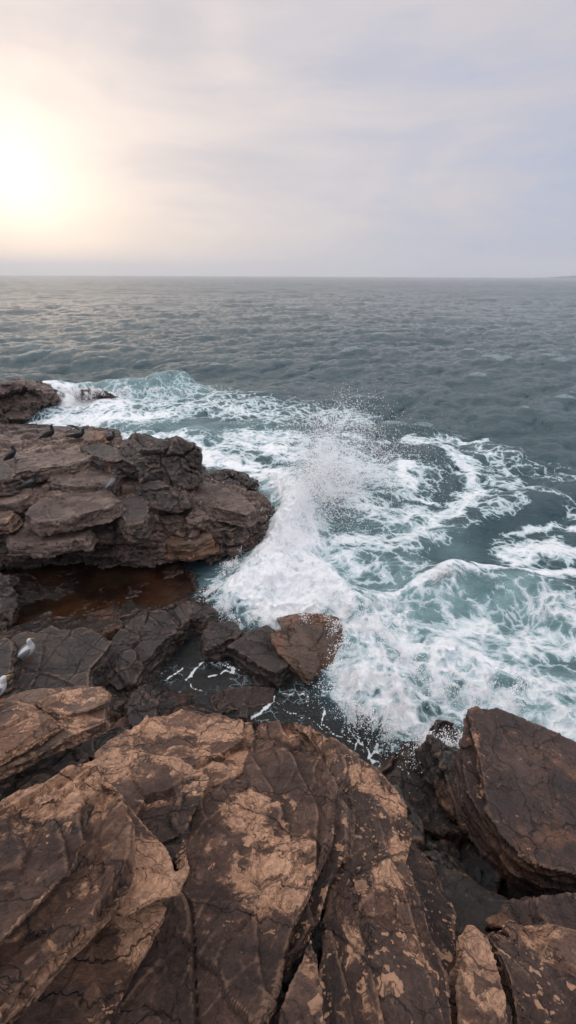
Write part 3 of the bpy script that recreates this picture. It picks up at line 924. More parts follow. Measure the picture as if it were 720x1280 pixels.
def poly_sd(x, y, pts, z=0.1):
    """signed distance, positive inside a polygon of photo points laid on the water"""
    W = [P(a, b, z)[:2] for a, b in pts]
    d = np.full_like(x, 1e9)
    inside = np.zeros(x.shape, bool)
    n = len(W)
    for k in range(n):
        a, b = W[k], W[(k + 1) % n]
        dd, _ = seg_dist(x, y, a, b)
        d = np.minimum(d, dd)
        c = (a[1] > y) != (b[1] > y)
        xi = (b[0] - a[0]) * (y - a[1]) / (b[1] - a[1] + 1e-12) + a[0]
        inside ^= c & (x < xi)
    return np.where(inside, d, -d)


deps = np.concatenate([np.linspace(62, 44, 120, endpoint=False), np.linspace(44, 12, 520, endpoint=False), np.linspace(12, 1.2, 230, endpoint=False), np.geomspace(1.2, 0.0835, 150)])
rr = CAM_Z / np.tan(np.radians(deps))
az = np.radians(np.concatenate([np.linspace(-72, -44, 60, endpoint=False), np.linspace(-44, 46, 760, endpoint=False), np.linspace(46, 72, 60)]))
RR, AZ = np.meshgrid(rr, az, indexing='ij')
SX, SY = RR * np.sin(AZ), RR * np.cos(AZ)
x, y = SX.ravel(), SY.ravel()
rad = RR.ravel()

# calm inner pool
pool_sd = poly_sd(x, y, [(150, 790), (240, 772), (300, 785), (395, 858), (425, 895), (470, 912), (515, 935), (560, 1010), (560, 1100), (300, 1100), (150, 1000)], 0.03)
calm = sstep(-0.15, 0.35, pool_sd)
open_sea = 1 - sstep(9, 24, rad) * 0
# foam density ------------------------------------------------------
foam = np.zeros_like(x)
heavy = poly_sd(x, y, [(262, 735), (285, 715), (300, 690), (320, 668), (345, 650), (335, 620), (330, 590), (360, 600), (400, 640), (410, 690), (440, 725), (500, 738), (540, 775), (600, 800),
                       (660, 820), (740, 850), (760, 925), (720, 932), (650, 905), (590, 905), (570, 930), (545, 942), (520, 925), (470, 908), (430, 885), (415, 850), (430, 800), (405, 772), (350, 780), (300, 775), (275, 760)], 0.25)
_hn = fbm(np.stack([x, y, x * 0], 1) * 0.9, 4, 841)
_west = sstep(1.2, -1.2, x - P(440, 740, .2)[0])
foam = np.maximum(foam, sstep(-0.28, 0.45, heavy) * np.clip(0.84 + 0.22 * _west + 0.26 * _hn, 0.58, 1.05))
foam = np.maximum(foam, sstep(-0.9, 0.5, heavy) * 0.62)
_pp = np.stack([x, y, x * 0], 1)
_near = 1 - sstep(14, 22, rad) * 0.0
wx_ = x + fbm(_pp * 0.7, 3, 831) * 0.30 + fbm(_pp * 3.0, 3, 833) * 0.07
wy_ = y + fbm(_pp * 0.7, 3, 835) * 0.30 + fbm(_pp * 3.0, 3, 837) * 0.07
def sv(pts, w, a=1.0, z_=0.1):
    if w < 0.3: return stroke(x + (wx_ - x) * .45, y + (wy_ - y) * .45, pts, w, z_) * a
    return stroke(wx_, wy_, pts, w, z_) * a

# surf behind the outcrop and round the far rocks
foam = np.maximum(foam, sv([(30, 532), (110, 525), (200, 520)], 1.6, .95))
foam = np.maximum(foam, sv([(60, 548), (200, 548), (290, 560), (350, 570)], 1.0, .85))
foam = np.maximum(foam, sv([(100, 508), (180, 505), (260, 510), (330, 520)], 1.7, .56))
foam = np.maximum(foam, sv([(60, 500), (90, 508), (150, 510)], 1.5, .95))
foam = np.maximum(foam, sv([(250, 575), (300, 585), (345, 600)], .8, .98))
foam = np.maximum(foam, sv([(300, 545), (360, 550), (420, 545)], 1.2, .72))
foam = np.maximum(foam, sv([(250, 500), (350, 510), (450, 520)], 2.2, .42))
# swirl east of the plume
foam = np.maximum(foam, sv([(430, 555), (500, 556), (560, 548), (600, 552)], .55, .62))
foam = np.maximum(foam, sv([(520, 552), (560, 562), (596, 585), (600, 610), (572, 640), (530, 662), (480, 690)], .55, .74))
foam = np.maximum(foam, sv([(560, 590), (600, 600), (640, 600), (690, 620), (730, 640)], .45, .5))
foam = np.maximum(foam, sv([(596, 560), (630, 590), (640, 620), (600, 660), (585, 690)], .45, .50))
foam = np.maximum(foam, sv([(500, 588), (508, 612), (540, 630)], .3, .9))
foam = np.maximum(foam, sv([(420, 610), (480, 640), (540, 655)], .9, .66))
foam = np.maximum(foam, sv([(420, 670), (480, 672), (540, 672)], .55, .72))
foam = np.maximum(foam, sv([(400, 700), (470, 705), (540, 700)], .8, .60))
foam = np.maximum(foam, sv([(560, 545), (700, 590)], 1.3, .30))
foam = np.maximum(foam, sv([(350, 560), (430, 580), (500, 600)], 1.6, .55))
# right hand lace
foam = np.maximum(foam, sv([(615, 678), (650, 662), (690, 650), (740, 655)], .35, .8))
foam = np.maximum(foam, sv([(640, 690), (700, 690), (760, 690)], .65, .80))
foam = np.maximum(foam, sv([(600, 715), (660, 716), (720, 722), (780, 740)], .32, .95))
foam = np.maximum(foam, sv([(690, 760), (740, 780)], .7, .68))
foam = np.maximum(foam, sv([(560, 790), (620, 780), (690, 800), (740, 820)], .5, .72))
# crest of the green wave and the streaks falling down its face
foam = np.maximum(foam, sv([(500, 728), (540, 712), (573, 703), (600, 714)], .16, 1.0, .5))
foam = np.maximum(foam, sv([(573, 703), (576, 720), (566, 745), (585, 775)], .12, .62, .4))
foam = np.maximum(foam, sv([(530, 735), (600, 745), (680, 745)], .7, .40))
foam = np.maximum(foam, sv([(576, 715), (600, 740), (625, 758)], .12, .55, .4))
foam = np.maximum(foam, sv([(580, 712), (640, 726), (665, 740)], .12, .6, .4))
# aeration (turquoise)
aer = np.maximum(sstep(-1.1, 0.3, heavy) * 0.8, 0) * (1 - sstep(-1.2, -0.5, pool_sd))
for pts, w, a in (([(520, 745), (590, 750), (670, 750)], 0.85, 1.0), ([(560, 800), (640, 800), (720, 790)], .8, .9), ([(440, 700), (520, 715)], .8, .5),
                  ([(400, 650), (480, 650), (560, 680)], 1.0, .45), ([(100, 500), (200, 500), (240, 496)], 1.5, .8), ([(150, 530), (330, 545)], 2.0, .55),
                  ([(380, 590), (470, 600)], 1.2, .4), ([(180, 487), (235, 487)], 1.0, 1.1)):
    aer = np.maximum(aer, sv(pts, w, a))
# smooth dark-green windows in the foam
for pts, w, a in (([(560, 700), (620, 660), (690, 628)], .5, .9), ([(460, 700), (530, 700), (560, 690)], .22, .6), ([(610, 745), (650, 742)], .3, .5), ([(480, 560), (540, 568)], .4, .5),
                  ([(590, 690), (620, 670)], .35, .9), ([(520, 610), (560, 600)], .5, .35)):
    foam *= 1 - sv(pts, w, a)
# far whitecaps stay rare
# waves ---------------------------------------------------------------
sp = np.clip(rad * R(0.13), 0.02, 99)
near_calm = (1 - calm)
damp = near_calm * (0.35 + 0.65 * sstep(7, 20, rad))
ampS = 0.125 * damp
ampL = 0.17 * near_calm * sstep(6, 25, rad)
h1, dx1, dy1 = [sample(T, 38.0, x, y, 0.3) for T in O1]
h2, dx2, dy2 = [sample(T, 173.0, x, y, -0.1) for T in O2]
fade1 = 1 - 0.3 * sstep(300, 1500, rad)
gust = 0.75 + 0.35 * fbm(np.stack([x * .02, y * .02, x * 0], 1), 3, 501)
hgt = h1 * ampS * fade1 * gust + h2 * ampL
ddx = (dx1 * ampS * fade1 + dx2 * ampL) * 1.0
ddy = (dy1 * ampS * fade1 + dy2 * ampL) * 1.0


def ridge(pts, w, a, z_=.2):
    return stroke(x, y, pts, w, z_, 2.0) * a


hgt += ridge([(470, 760, .3), (520, 735, .6), (555, 718, .85), (580, 714, 1.0), (610, 722, .95), (680, 728, .8), (760, 745, .8)], .55, .42, .3)
hgt += ridge([(570, 708), (584, 712)], .30, .12, .5)
hgt -= ridge([(520, 770), (600, 775), (680, 775)], .45, .18)
hgt += ridge([(430, 690, .6), (500, 690), (560, 662), (620, 632), (700, 615, .5)], .55, .22)
hgt -= ridge([(560, 690), (640, 655), (720, 640)], .5, .16)
hgt += ridge([(400, 560), (480, 560), (540, 575)], 1.0, .22)
hgt += ridge([(50, 494, .6), (110, 490, .9), (160, 491, .8), (200, 489, 1.0), (228, 487, 1.2), (245, 488, .3)], .8, .85, .4)
hgt += ridge([(150, 520), (260, 524), (360, 530)], 1.3, .25)
# churning white water: lumpy, billowed
hv = sstep(-0.25, 0.7, heavy)
pp = np.stack([x, y, x * 0], 1)
bil = np.abs(fbm(pp * 1.25, 4, 601, 0.55))
bil2 = np.abs(fbm(pp * 4.2, 3, 611, 0.55))
hgt += hv * (0.16 + 0.22 * (1 - bil) + 0.07 * (1 - bil2)) - hv * 0.12
# pile-up along the rocks
hgt += stroke(x, y, [(290, 745), (320, 725), (345, 700)], .7, .3) * .35 + stroke(x, y, [(420, 745), (450, 790), (470, 850)], .55, .3) * .22
hgt += stroke(x, y, [(362, 655), (374, 620), (380, 600)], .7, .3) * .8
fm = np.clip(foam, 0, 1)
hgt += fm * (1 - hv) * near_calm * (1 - sstep(20, 40, rad)) * (0.05 * (1 - bil) + 0.03 * (1 - bil2))
# thin foam lines on the calm pool, drawn as their own attribute
hgt += calm * 0.004 * fbm(pp * 6, 3, 801) + 0.03
fy = np.zeros_like(x)
xs_, ys_ = x, y
_w = [fbm(pp * 1.6 + 40 * k, 3, 811 + k) * 0.13 + fbm(pp * 6 + 40 * k, 3, 821 + k) * 0.035 for k in range(2)]
for pts, w in (([(232, 858), (250, 840), (262, 826), (278, 815)], .05), ([(215, 852), (235, 838)], .035), ([(278, 815), (292, 806), (300, 800)], .07), ([(262, 850), (285, 836), (290, 826)], .035),
               ([(190, 842), (215, 838)], .03), ([(225, 845), (248, 870)], .02), ([(262, 826), (330, 835)], .02), ([(270, 886), (300, 880), (340, 876), (385, 872)], .03),
               ([(312, 900), (330, 885), (350, 880)], .05), ([(402, 860), (395, 885), (392, 905)], .03), ([(465, 950), (480, 930), (500, 920), (520, 915)], .06),
               ([(470, 955), (500, 965), (530, 980), (556, 1002)], .045), ([(455, 900), (450, 925), (440, 945)], .025), ([(430, 905), (470, 955)], .02), ([(395, 905), (420, 925)], .02),
               ([(300, 880), (290, 862)], .015), ([(350, 880), (400, 915), (450, 935)], .015)):
    fy = np.maximum(fy, stroke(x + _w[0], y + _w[1], pts, w * 0.75, .03, 1.6) * (0.75 + 0.5 * _hf(np.array([int(w * 997)], np.int32), np.array([len(pts)], np.int32), np.array([0], np.int32), 5)[0]))
fy *= calm

me = grid_mesh('sea', SX + ddx.reshape(SX.shape), SY + ddy.reshape(SX.shape), hgt.reshape(SX.shape))
set_attr(me, 'foam', np.clip(foam, 0, 1.05) * (1 - 0.45 * calm))
set_attr(me, 'streak', fy)
set_attr(me, 'aer', np.clip(aer, 0, 1.2) * (1 - calm))
set_attr(me, 'calm', calm)
crest = sstep(1.6, 2.6, h1 + 0.4 * h2)
set_attr(me, 'chop', sstep(15, 260, rad))
set_attr(me, 'crest', crest * (1 - calm) * sstep(12, 20, rad))


def sea_mat():
    t = NT('sea_water')
    co = t.n('ShaderNodeTexCoord').outputs['Object']
    flat = t.n('ShaderNodeMapping', i_Vector=co, i_Scale=(1, 1, 0.35)).outputs[0]
    foam_a, aer_a, calm_a, st_a = t.attr('foam'), t.attr('aer'), t.attr('calm'), t.attr('streak')
    w1 = t.noise(flat, 0.55, 2, 0.5, color=True)
    wv = t.vmath('SCALE', t.vmath('SUBTRACT', w1, (.5, .5, .5)), 1.3)
    w2 = t.noise(flat, 3.0, 3, 0.55, color=True)
    wv2 = t.vmath('SCALE', t.vmath('SUBTRACT', w2, (.5, .5, .5)), 0.20)
    fco = t.vmath('ADD', t.vmath('ADD', flat, wv), wv2)
    fco = t.n('ShaderNodeMapping', i_Vector=fco, i_Scale=(0.85, 1.15, 1), i_Rotation=(0, 0, R(12))).outputs[0]
    e1 = t.mapr(t.vor(fco, 1.5), 0, 0.34, smooth=False)
    e2 = t.mapr(t.vor(fco, 4.2), 0, 0.34, smooth=False)
    e3 = t.mapr(t.vor(fco, 11.0), 0, 0.34, smooth=False)
    nz = t.noise(fco, 2.2, 9, 0.68)
    s = t.math('ADD', t.math('MULTIPLY', e1, 0.50), t.math('MULTIPLY', e2, 0.42))
    s = t.math('ADD', s, t.math('MULTIPLY', e3, 0.16))
    s = t.math('ADD', s, t.math('MULTIPLY', t.math('SUBTRACT', nz, 0.48), 0.32))
    val = t.math('SUBTRACT', t.math('MULTIPLY', foam_a, 1.02), s)
    mask = t.math('MULTIPLY', t.mapr(val, -0.01, 0.09), t.mapr(foam_a, 0.03, 0.22))
    thin = t.math('MULTIPLY', t.mapr(val, -0.30, 0.06), t.mapr(foam_a, 0.08, 0.5))
    # streaks in the pool
    sn = t.noise(co, 9, 6, 0.7, 0.5)
    stm = t.mapr(t.math('ADD', st_a, t.math('MULTIPLY', t.math('SUBTRACT', sn, 0.5), 2.6)), 0.50, 0.72)
    stm = t.math('MULTIPLY', stm, t.mapr(st_a, 0.05, 0.3))
    fl = t.math('MULTIPLY', t.mapr(t.vor(t.vmath('ADD', fco, t.vmath('SCALE', t.noise(co, 4.5, 4, .6, color=True), .35)), 4.6), 0, 0.045, 1, 0), t.mapr(t.noise(co, 1.6, 3, .5), .48, .60))
    fl = t.math('MULTIPLY', t.math('MULTIPLY', fl, calm_a), 0.65)
    mask = t.math('MAXIMUM', mask, t.math('MAXIMUM', stm, fl))
    # rare small crests
    ca = t.attr('crest')
    mask = t.math('MAXIMUM', mask, t.math('MULTIPLY', t.mapr(t.math('ADD', ca, t.math('SUBTRACT', t.noise(co, 5, 6, .7), .5)), 0.75, 1.2), .35))
    deep = t.mix(t.noise(co, 0.05, 3, 0.5), (0.021, 0.050, 0.062), (0.031, 0.068, 0.082))
    aerc = t.mix(t.mapr(t.noise(fco, 1.4, 5, 0.6), .3, .7), (0.12, 0.215, 0.23), (0.25, 0.39, 0.41))
    wc = t.mix(t.math('MULTIPLY', aer_a, 0.8, clamp=True), deep, aerc)
    wc = t.mix(t.math('MULTIPLY', thin, 0.35), wc, (0.40, 0.56, 0.58))
    wc = t.mix(calm_a, wc, (0.016, 0.018, 0.020))
    # ripples
    rip = t.math('ADD', t.math('MULTIPLY', t.noise(t.n('ShaderNodeMapping', i_Vector=co, i_Scale=(1, 1.7, 1)).outputs[0], 2.6, 8, 0.66), 0.13),
                 t.math('MULTIPLY', t.noise(co, 14, 4, 0.6), 0.012))
    rip = t.math('MULTIPLY', rip, t.mapr(calm_a, 0, 1, 1.0, 0.30))
    rip = t.math('ADD', rip, t.math('MULTIPLY', t.math('MULTIPLY', t.noise(t.n('ShaderNodeMapping', i_Vector=co, i_Scale=(1, 1.9, 1), i_Rotation=(0, 0, R(-14))).outputs[0], 0.85, 5, 0.6), 0.42), t.math('MULTIPLY', t.attr('chop'), t.math('SUBTRACT', 1.0, calm_a))))
    far = t.math('ADD', t.math('MULTIPLY', t.noise(t.n('ShaderNodeMapping', i_Vector=co, i_Scale=(1, 2.0, 1), i_Rotation=(0, 0, R(-10))).outputs[0], 0.14, 4, 0.6), 1.9),
                 t.math('MULTIPLY', t.noise(t.n('ShaderNodeMapping', i_Vector=co, i_Scale=(1, 2.4, 1), i_Rotation=(0, 0, R(8))).outputs[0], 0.035, 4, 0.6), 5.0))
    rip = t.math('ADD', rip, t.math('MULTIPLY', far, t.attr('chop')))
    rb = t.n('ShaderNodeBump', i_Strength=1.0, i_Distance=1.0, i_Height=rip)
    water = t.n('ShaderNodeBsdfPrincipled', i_Base_Color=wc, i_Roughness=t.math('ADD', 0.10, t.math('MULTIPLY', t.attr('chop'), 0.14)), i_Normal=rb.outputs[0])
    water.inputs['IOR'].default_value = 1.333
    tr = t.n('ShaderNodeBsdfTransparent', i_Color=(0.80, 0.80, 0.78, 1))
    w3 = t.n('ShaderNodeMixShader', i_0=t.math('MULTIPLY', calm_a, 0.45), i_1=water.outputs[0], i_2=tr.outputs[0])
    # foam body
    fn = t.noise(fco, 7, 10, 0.75)
    fh = t.math('ADD', t.math('MULTIPLY', fn, 0.12), t.math('MULTIPLY', t.mapr(val, -.05, .4), 0.07))
    fh = t.math('ADD', fh, t.math('MULTIPLY', t.noise(co, 30, 5, .7), .012))
    fh = t.math('ADD', fh, t.math('MULTIPLY', t.noise(fco, 2.4, 4, .6), .07))
    fb = t.n('ShaderNodeBump', i_Strength=0.8, i_Distance=1.0, i_Height=fh)
    fc = t.mix(t.mapr(t.math('ADD', val, t.math('MULTIPLY', t.math('SUBTRACT', fn, .5), .8)), -0.05, 0.65), (0.40, 0.53, 0.58), (0.84, 0.86, 0.89))
    fc = t.mix(t.math('MULTIPLY', stm, 0.9), fc, (0.78, 0.80, 0.83))
    fo = t.n('ShaderNodeBsdfPrincipled', i_Base_Color=fc, i_Roughness=0.7, i_Normal=fb.outputs[0])
    ms = t.n('ShaderNodeMixShader', i_0=mask, i_1=w3.outputs[0], i_2=fo.outputs[0])
    o = t.n('ShaderNodeOutputMaterial')
    t.t.links.new(ms.outputs[0], o.inputs[0])
    return t.m


me.materials.append(sea_mat())
sea = bpy.data.objects.new('sea', me)
col.objects.link(sea)
tag(sea, 'grey green sea with lacy white foam and a breaking green wave', kind='structure')
# sea bed far below, so that the ground reaches the horizon
bm = bmesh.new()
vs = [bm.verts.new(v) for v in ((-4550, -4550, -6), (4550, -4550, -6), (4550, 4550, -6), (-4550, 4550, -6))]
bm.faces.new(vs)
me = bpy.data.meshes.new('sea_bed')
bm.to_mesh(me)
bm.free()
me.materials.append(plain('sea_bed_sand', (0.03, 0.05, 0.055), 0.9))
o = bpy.data.objects.new('sea_bed', me)
col.objects.link(o)
tag(o, kind='structure')

# brown pool at the foot of the outcrop
def pool():
    t = NT('pool_water')
    co = t.n('ShaderNodeTexCoord').outputs['Object']
    b = t.n('ShaderNodeBump', i_Strength=0.5, i_Distance=0.05, i_Height=t.noise(co, 5, 5, .6))
    base = t.mix(t.mapr(t.noise(co, .9, 7, .65), .38, .62), (0.010, 0.006, 0.005), (0.060, 0.026, 0.013))
    ln = t.math('MULTIPLY', t.mapr(t.vor(t.vmath('ADD', co, t.vmath('SCALE', t.noise(co, 1.5, 4, .6, color=True), .9)), 1.3), 0, .02, 1, 0), t.mapr(t.noise(co, 1.2, 3, .5), .5, .6))
    base = t.mix(t.math('MULTIPLY', ln, .6), base, (0.33, 0.24, 0.18))
    w = t.n('ShaderNodeBsdfPrincipled', i_Base_Color=base, i_Roughness=0.12, i_Normal=b.outputs[0])
    tr = t.n('ShaderNodeBsdfTransparent', i_Color=(0.62, 0.42, 0.30, 1))
    ms = t.n('ShaderNodeMixShader', i_0=0.5, i_1=w.outputs[0], i_2=tr.outputs[0])
    o = t.n('ShaderNodeOutputMaterial')
    t.t.links.new(ms.outputs[0], o.inputs[0])
    bm = bmesh.new()
    ring = [(0, 720), (80, 705), (160, 700), (235, 715), (245, 740), (215, 765), (150, 780), (110, 800), (30, 810), (-60, 800), (-80, 740)]
    W = [P(a, b_, 0.13) for a, b_ in ring]
    c0 = sum(W) / len(W)
    for w_ in W:
        bm.verts.new((w_ - c0) * np.array([1, 1, 0]))
    bm.faces.new(bm.verts)
    me = bpy.data.meshes.new('tide_pool')
    bm.to_mesh(me)
    bm.free()
    me.materials.append(t.m)
    o = bpy.data.objects.new('tide_pool', me)
    o.location = c0
    col.objects.link(o)
    tag(o, 'still brown tide pool at the foot of the outcrop', kind='structure')


pool()

# ================================================================== SPRAY
def droplets(name, label, pos, size, mat):
    n = len(pos)
    base = np.array([[1, 1, 1], [1, -1, -1], [-1, 1, -1], [-1, -1, 1]], float) / 1.5
    q = RNG.normal(size=(n, 4))
    q /= np.linalg.norm(q, axis=1)[:, None]
    w, a, b, c = q.T
    Rm = np.stack([1 - 2 * (b * b + c * c), 2 * (a * b - c * w), 2 * (a * c + b * w),
                   2 * (a * b + c * w), 1 - 2 * (a * a + c * c), 2 * (b * c - a * w),
                   2 * (a * c - b * w), 2 * (b * c + a * w), 1 - 2 * (a * a + b * b)], 1).reshape(n, 3, 3)
    v = np.einsum('nij,kj->nki', Rm, base) * size[:, None, None] + pos[:, None, :]
    me = bpy.data.meshes.new(name)
    me.vertices.add(n * 4)
    c0 = np.array([pos[:, 0].mean(), pos[:, 1].mean(), 0])
    me.vertices.foreach_set('co', (v - c0).astype(np.float32).ravel())
    tri = np.array([[0, 1, 2], [0, 3, 1], [0, 2, 3], [1, 3, 2]])
    f = (np.arange(n)[:, None, None] * 4 + tri[None]).reshape(-1, 3)
    me.loops.add(f.size)
    me.polygons.add(len(f))
    me.loops.foreach_set('vertex_index', f.astype(np.int32).ravel())
    me.polygons.foreach_set('loop_start', (np.arange(len(f)) * 3).astype(np.int32))
    me.update(calc_edges=True)
    me.polygons.foreach_set('use_smooth', [False] * len(f))
    me.materials.append(mat)
    o = bpy.data.objects.new(name, me)
    o.location = c0
    col.objects.link(o)
    tag(o, label, kind='stuff')


def water_drop_mat():
    t = NT('spray_drops')
    d = t.n('ShaderNodeBsdfPrincipled', i_Base_Color=(0.97, 0.97, 0.98, 1), i_Roughness=0.35)
    tl = t.n('ShaderNodeBsdfTranslucent', i_Color=(0.97, 0.97, 0.98, 1))
    ms = t.n('ShaderNodeMixShader', i_0=0.5, i_1=d.outputs[0], i_2=tl.outputs[0])
    o = t.n('ShaderNodeOutputMaterial')
    t.t.links.new(ms.outputs[0], o.inputs[0])
    return t.m


M_drop = water_drop_mat()


def jets(n, line, z_, vel, lean, spread, tmax, seed, size=(0.006, 0.020), fuzz=0.16, per=260):
    """ballistic water: jets start along a line of photo points and fly with gravity"""
    rng = np.random.default_rng(seed)
    W = np.array([P(a, b, z_) for a, b in line])
    nj = max(12, n // per)
    u = rng.random(nj) * (len(W) - 1)
    i = np.minimum(u.astype(int), len(W) - 2)
    o = W[i] + (W[i + 1] - W[i]) * (u - i)[:, None]
    jv = np.stack([rng.normal(lean[0], spread, nj), rng.normal(lean[1], spread, nj), vel * rng.random(nj) ** 0.8 + 0.3 * vel], 1)
    k = rng.integers(0, nj, n)
    t_ = rng.random(n) ** 0.8 * tmax
    v = jv[k] + rng.normal(0, fuzz * vel, (n, 3)) * np.array([1, 1, .6])
    p_ = o[k] + v * t_[:, None] + np.array([0, 0, -4.9]) * (t_ ** 2)[:, None]
    keep = p_[:, 2] > 0.05
    s = np.exp(rng.normal(math.log(size[0] * 1.4), 0.65, n)).clip(size[0] * .6, size[1])
    return p_[keep], s[keep]


PL = [jets(26000, [(362, 668), (372, 640), (384, 615), (402, 600)], .3, 6.0, (1.1, 0.3), .75, 1.3, 1, (.006, .018), .05, 240),
      jets(16000, [(362, 668), (372, 640), (384, 615), (402, 600)], .3, 5.4, (1.3, 0.3), .9, 1.2, 11, (.005, .012), .15, 240),
      jets(16000, [(385, 640), (420, 620), (470, 600)], .2, 4.6, (1.2, 0.2), .8, 1.0, 2, (.006, .016), .07, 200),
      jets(42000, [(362, 680), (372, 640), (384, 615), (402, 600), (440, 600)], .3, 5.0, (1.1, 0.2), 1.0, 1.15, 12, (.003, .007), .26, 400),
      jets(7000, [(358, 690), (372, 660), (380, 625)], .35, 3.2, (.5, -.1), .6, .75, 3, (.006, .018), .12, 160)]
droplets('spray_plume', 'cloud of fine white spray thrown up where the wave hits the outcrop',
         np.vstack([a for a, _ in PL]), np.concatenate([b for _, b in PL]), M_drop)
edge_line = [(300, 690), (285, 715), (268, 738), (275, 760), (300, 775), (350, 778), (405, 770), (430, 800), (415, 850), (440, 885), (480, 905), (525, 922), (550, 940), (575, 925), (600, 905)]
E1 = jets(26000, edge_line, .25, 1.7, (-.15, -.35), .45, .5, 5, (.004, .013))
E2 = jets(14000, [(575, 706), (590, 712), (560, 714), (545, 720)], .5, 1.0, (0, 0), .3, .3, 6, (.004, .009))
E3 = jets(16000, [(360, 700), (420, 745), (470, 790), (540, 850), (640, 870)], .4, 1.6, (0, -.1), .8, .5, 7, (.004, .012))
E4 = jets(9000, [(70, 492), (130, 489), (235, 487)], .9, 1.5, (0, 0), .6, .4, 8, (.010, .022))
droplets('splash_drops', 'white drops splashing along the ragged surf edge',
         np.vstack([E1[0], E2[0], E3[0], E4[0]]), np.concatenate([E1[1], E2[1], E3[1], E4[1]]), M_drop)


def mist():
    bm = bmesh.new()
    hull(bm, [P(*c) for c in [(310, 690, 0), (345, 610, .2), (330, 560, 0), (440, 560, 0), (520, 600, 0), (480, 690, 0), (350, 600, 2.9), (400, 560, 3.2), (440, 610, 2.6), (370, 660, 2.0), (320, 640, 1.5), (400, 730, .3), (300, 720, .5)]])
    me = bpy.data.meshes.new('spray_mist')
    c0 = P(390, 640, 0)
    bmesh.ops.translate(bm, verts=bm.verts, vec=Vector(-c0))
    bmesh.ops.recalc_face_normals(bm, faces=bm.faces)
    bm.to_mesh(me)
    bm.free()
    t = NT('mist')
    co = t.n('ShaderNodeTexCoord').outputs['Object']
    ln = t.n('ShaderNodeVectorMath', operation='LENGTH')
    t.set(ln.inputs[0], t.n('ShaderNodeMapping', i_Vector=co, i_Location=(0.1, -.1, -.42), i_Scale=(.62, .62, .42)).outputs[0])
    fall = t.mapr(ln.outputs['Value'], 0.15, 1.0, 1, 0)
    nn = t.mapr(t.noise(co, 1.1, 5, .6), .40, .68)
    dn = t.math('MULTIPLY', t.math('MULTIPLY', fall, nn), 0.38)
    v = t.n('ShaderNodeVolumePrincipled', i_Density=dn, i_Color=(.995, .985, .985, 1), i_Anisotropy=.35)
    o = t.n('ShaderNodeOutputMaterial')
    t.t.links.new(v.outputs[0], o.inputs['Volume'])
    me.materials.append(t.m)
    ob = bpy.data.objects.new('spray_mist', me)
    ob.location = c0
    col.objects.link(ob)
    tag(ob, 'soft mist hanging in the spray plume', kind='stuff')


MIST = False
if MIST: mist()

# ================================================================== BIRDS
M_white = plain('feather_white', (0.52, 0.52, 0.53), .8)
M_grey = plain('feather_grey', (0.20, 0.205, 0.22), .6)
M_grey2 = plain('feather_dull_grey', (0.13, 0.13, 0.135), .6)
M_black = plain('feather_black', (0.016, 0.015, 0.016), .5)
M_brown = plain('feather_brown', (0.035, 0.028, 0.026), .6)
M_headg = plain('feather_dark_head', (0.05, 0.045, 0.045), .6)
M_beakY = plain('beak_yellow', (0.45, 0.25, 0.04), .4)
M_beakD = plain('beak_dark', (0.05, 0.035, 0.03), .4)
M_legR = plain('leg_orange', (0.35, 0.12, 0.06), .5)
M_legD = plain('leg_dark', (0.04, 0.03, 0.03), .5)


def loft(rings, seg=14):
    """rings: (centre, dir, rx, rz) – closed tube along them"""
    bm = bmesh.new()
    prev = None
    for (c, d, ra, rb) in rings:
        d = Vector(d).normalized()
        side = Vector((0, 1, 0))
        upv = d.cross(side).normalized() * -1
        side = upv.cross(d).normalized()
        cur = [bm.verts.new(Vector(c) + side * math.cos(2 * math.pi * k / seg) * ra + upv * math.sin(2 * math.pi * k / seg) * rb) for k in range(seg)]
        if prev:
            for k in range(seg):
                bm.faces.new((prev[k], prev[(k + 1) % seg], cur[(k + 1) % seg], cur[k]))
        else:
            bm.faces.new(cur[::-1])
        prev = cur
    bm.faces.new(prev)
    bmesh.ops.recalc_face_normals(bm, faces=bm.faces)
    return bm


def part(name, bm, mat, parent, sub=1):
    me = bpy.data.meshes.new(name)
    bm.to_mesh(me)
    bm.free()
    me.materials.append(mat)
    me.polygons.foreach_set('use_smooth', [True] * len(me.polygons))
    o = bpy.data.objects.new(name, me)
    col.objects.link(o)
    o.parent = parent
    if sub:
        s = o.modifiers.new('s', 'SUBSURF')
        s.levels = sub
        s.render_levels = sub
    return o


def interp_spine(pts):
    """pts: (x, z, ry, rz)"""
    out = []
    for i, (x_, z_, ra, rb) in enumerate(pts):
        a = pts[max(0, i - 1)]
        b = pts[min(len(pts) - 1, i + 1)]
        out.append(((x_, 0, z_), (b[0] - a[0], 0, b[1] - a[1]), ra, rb))
    return out


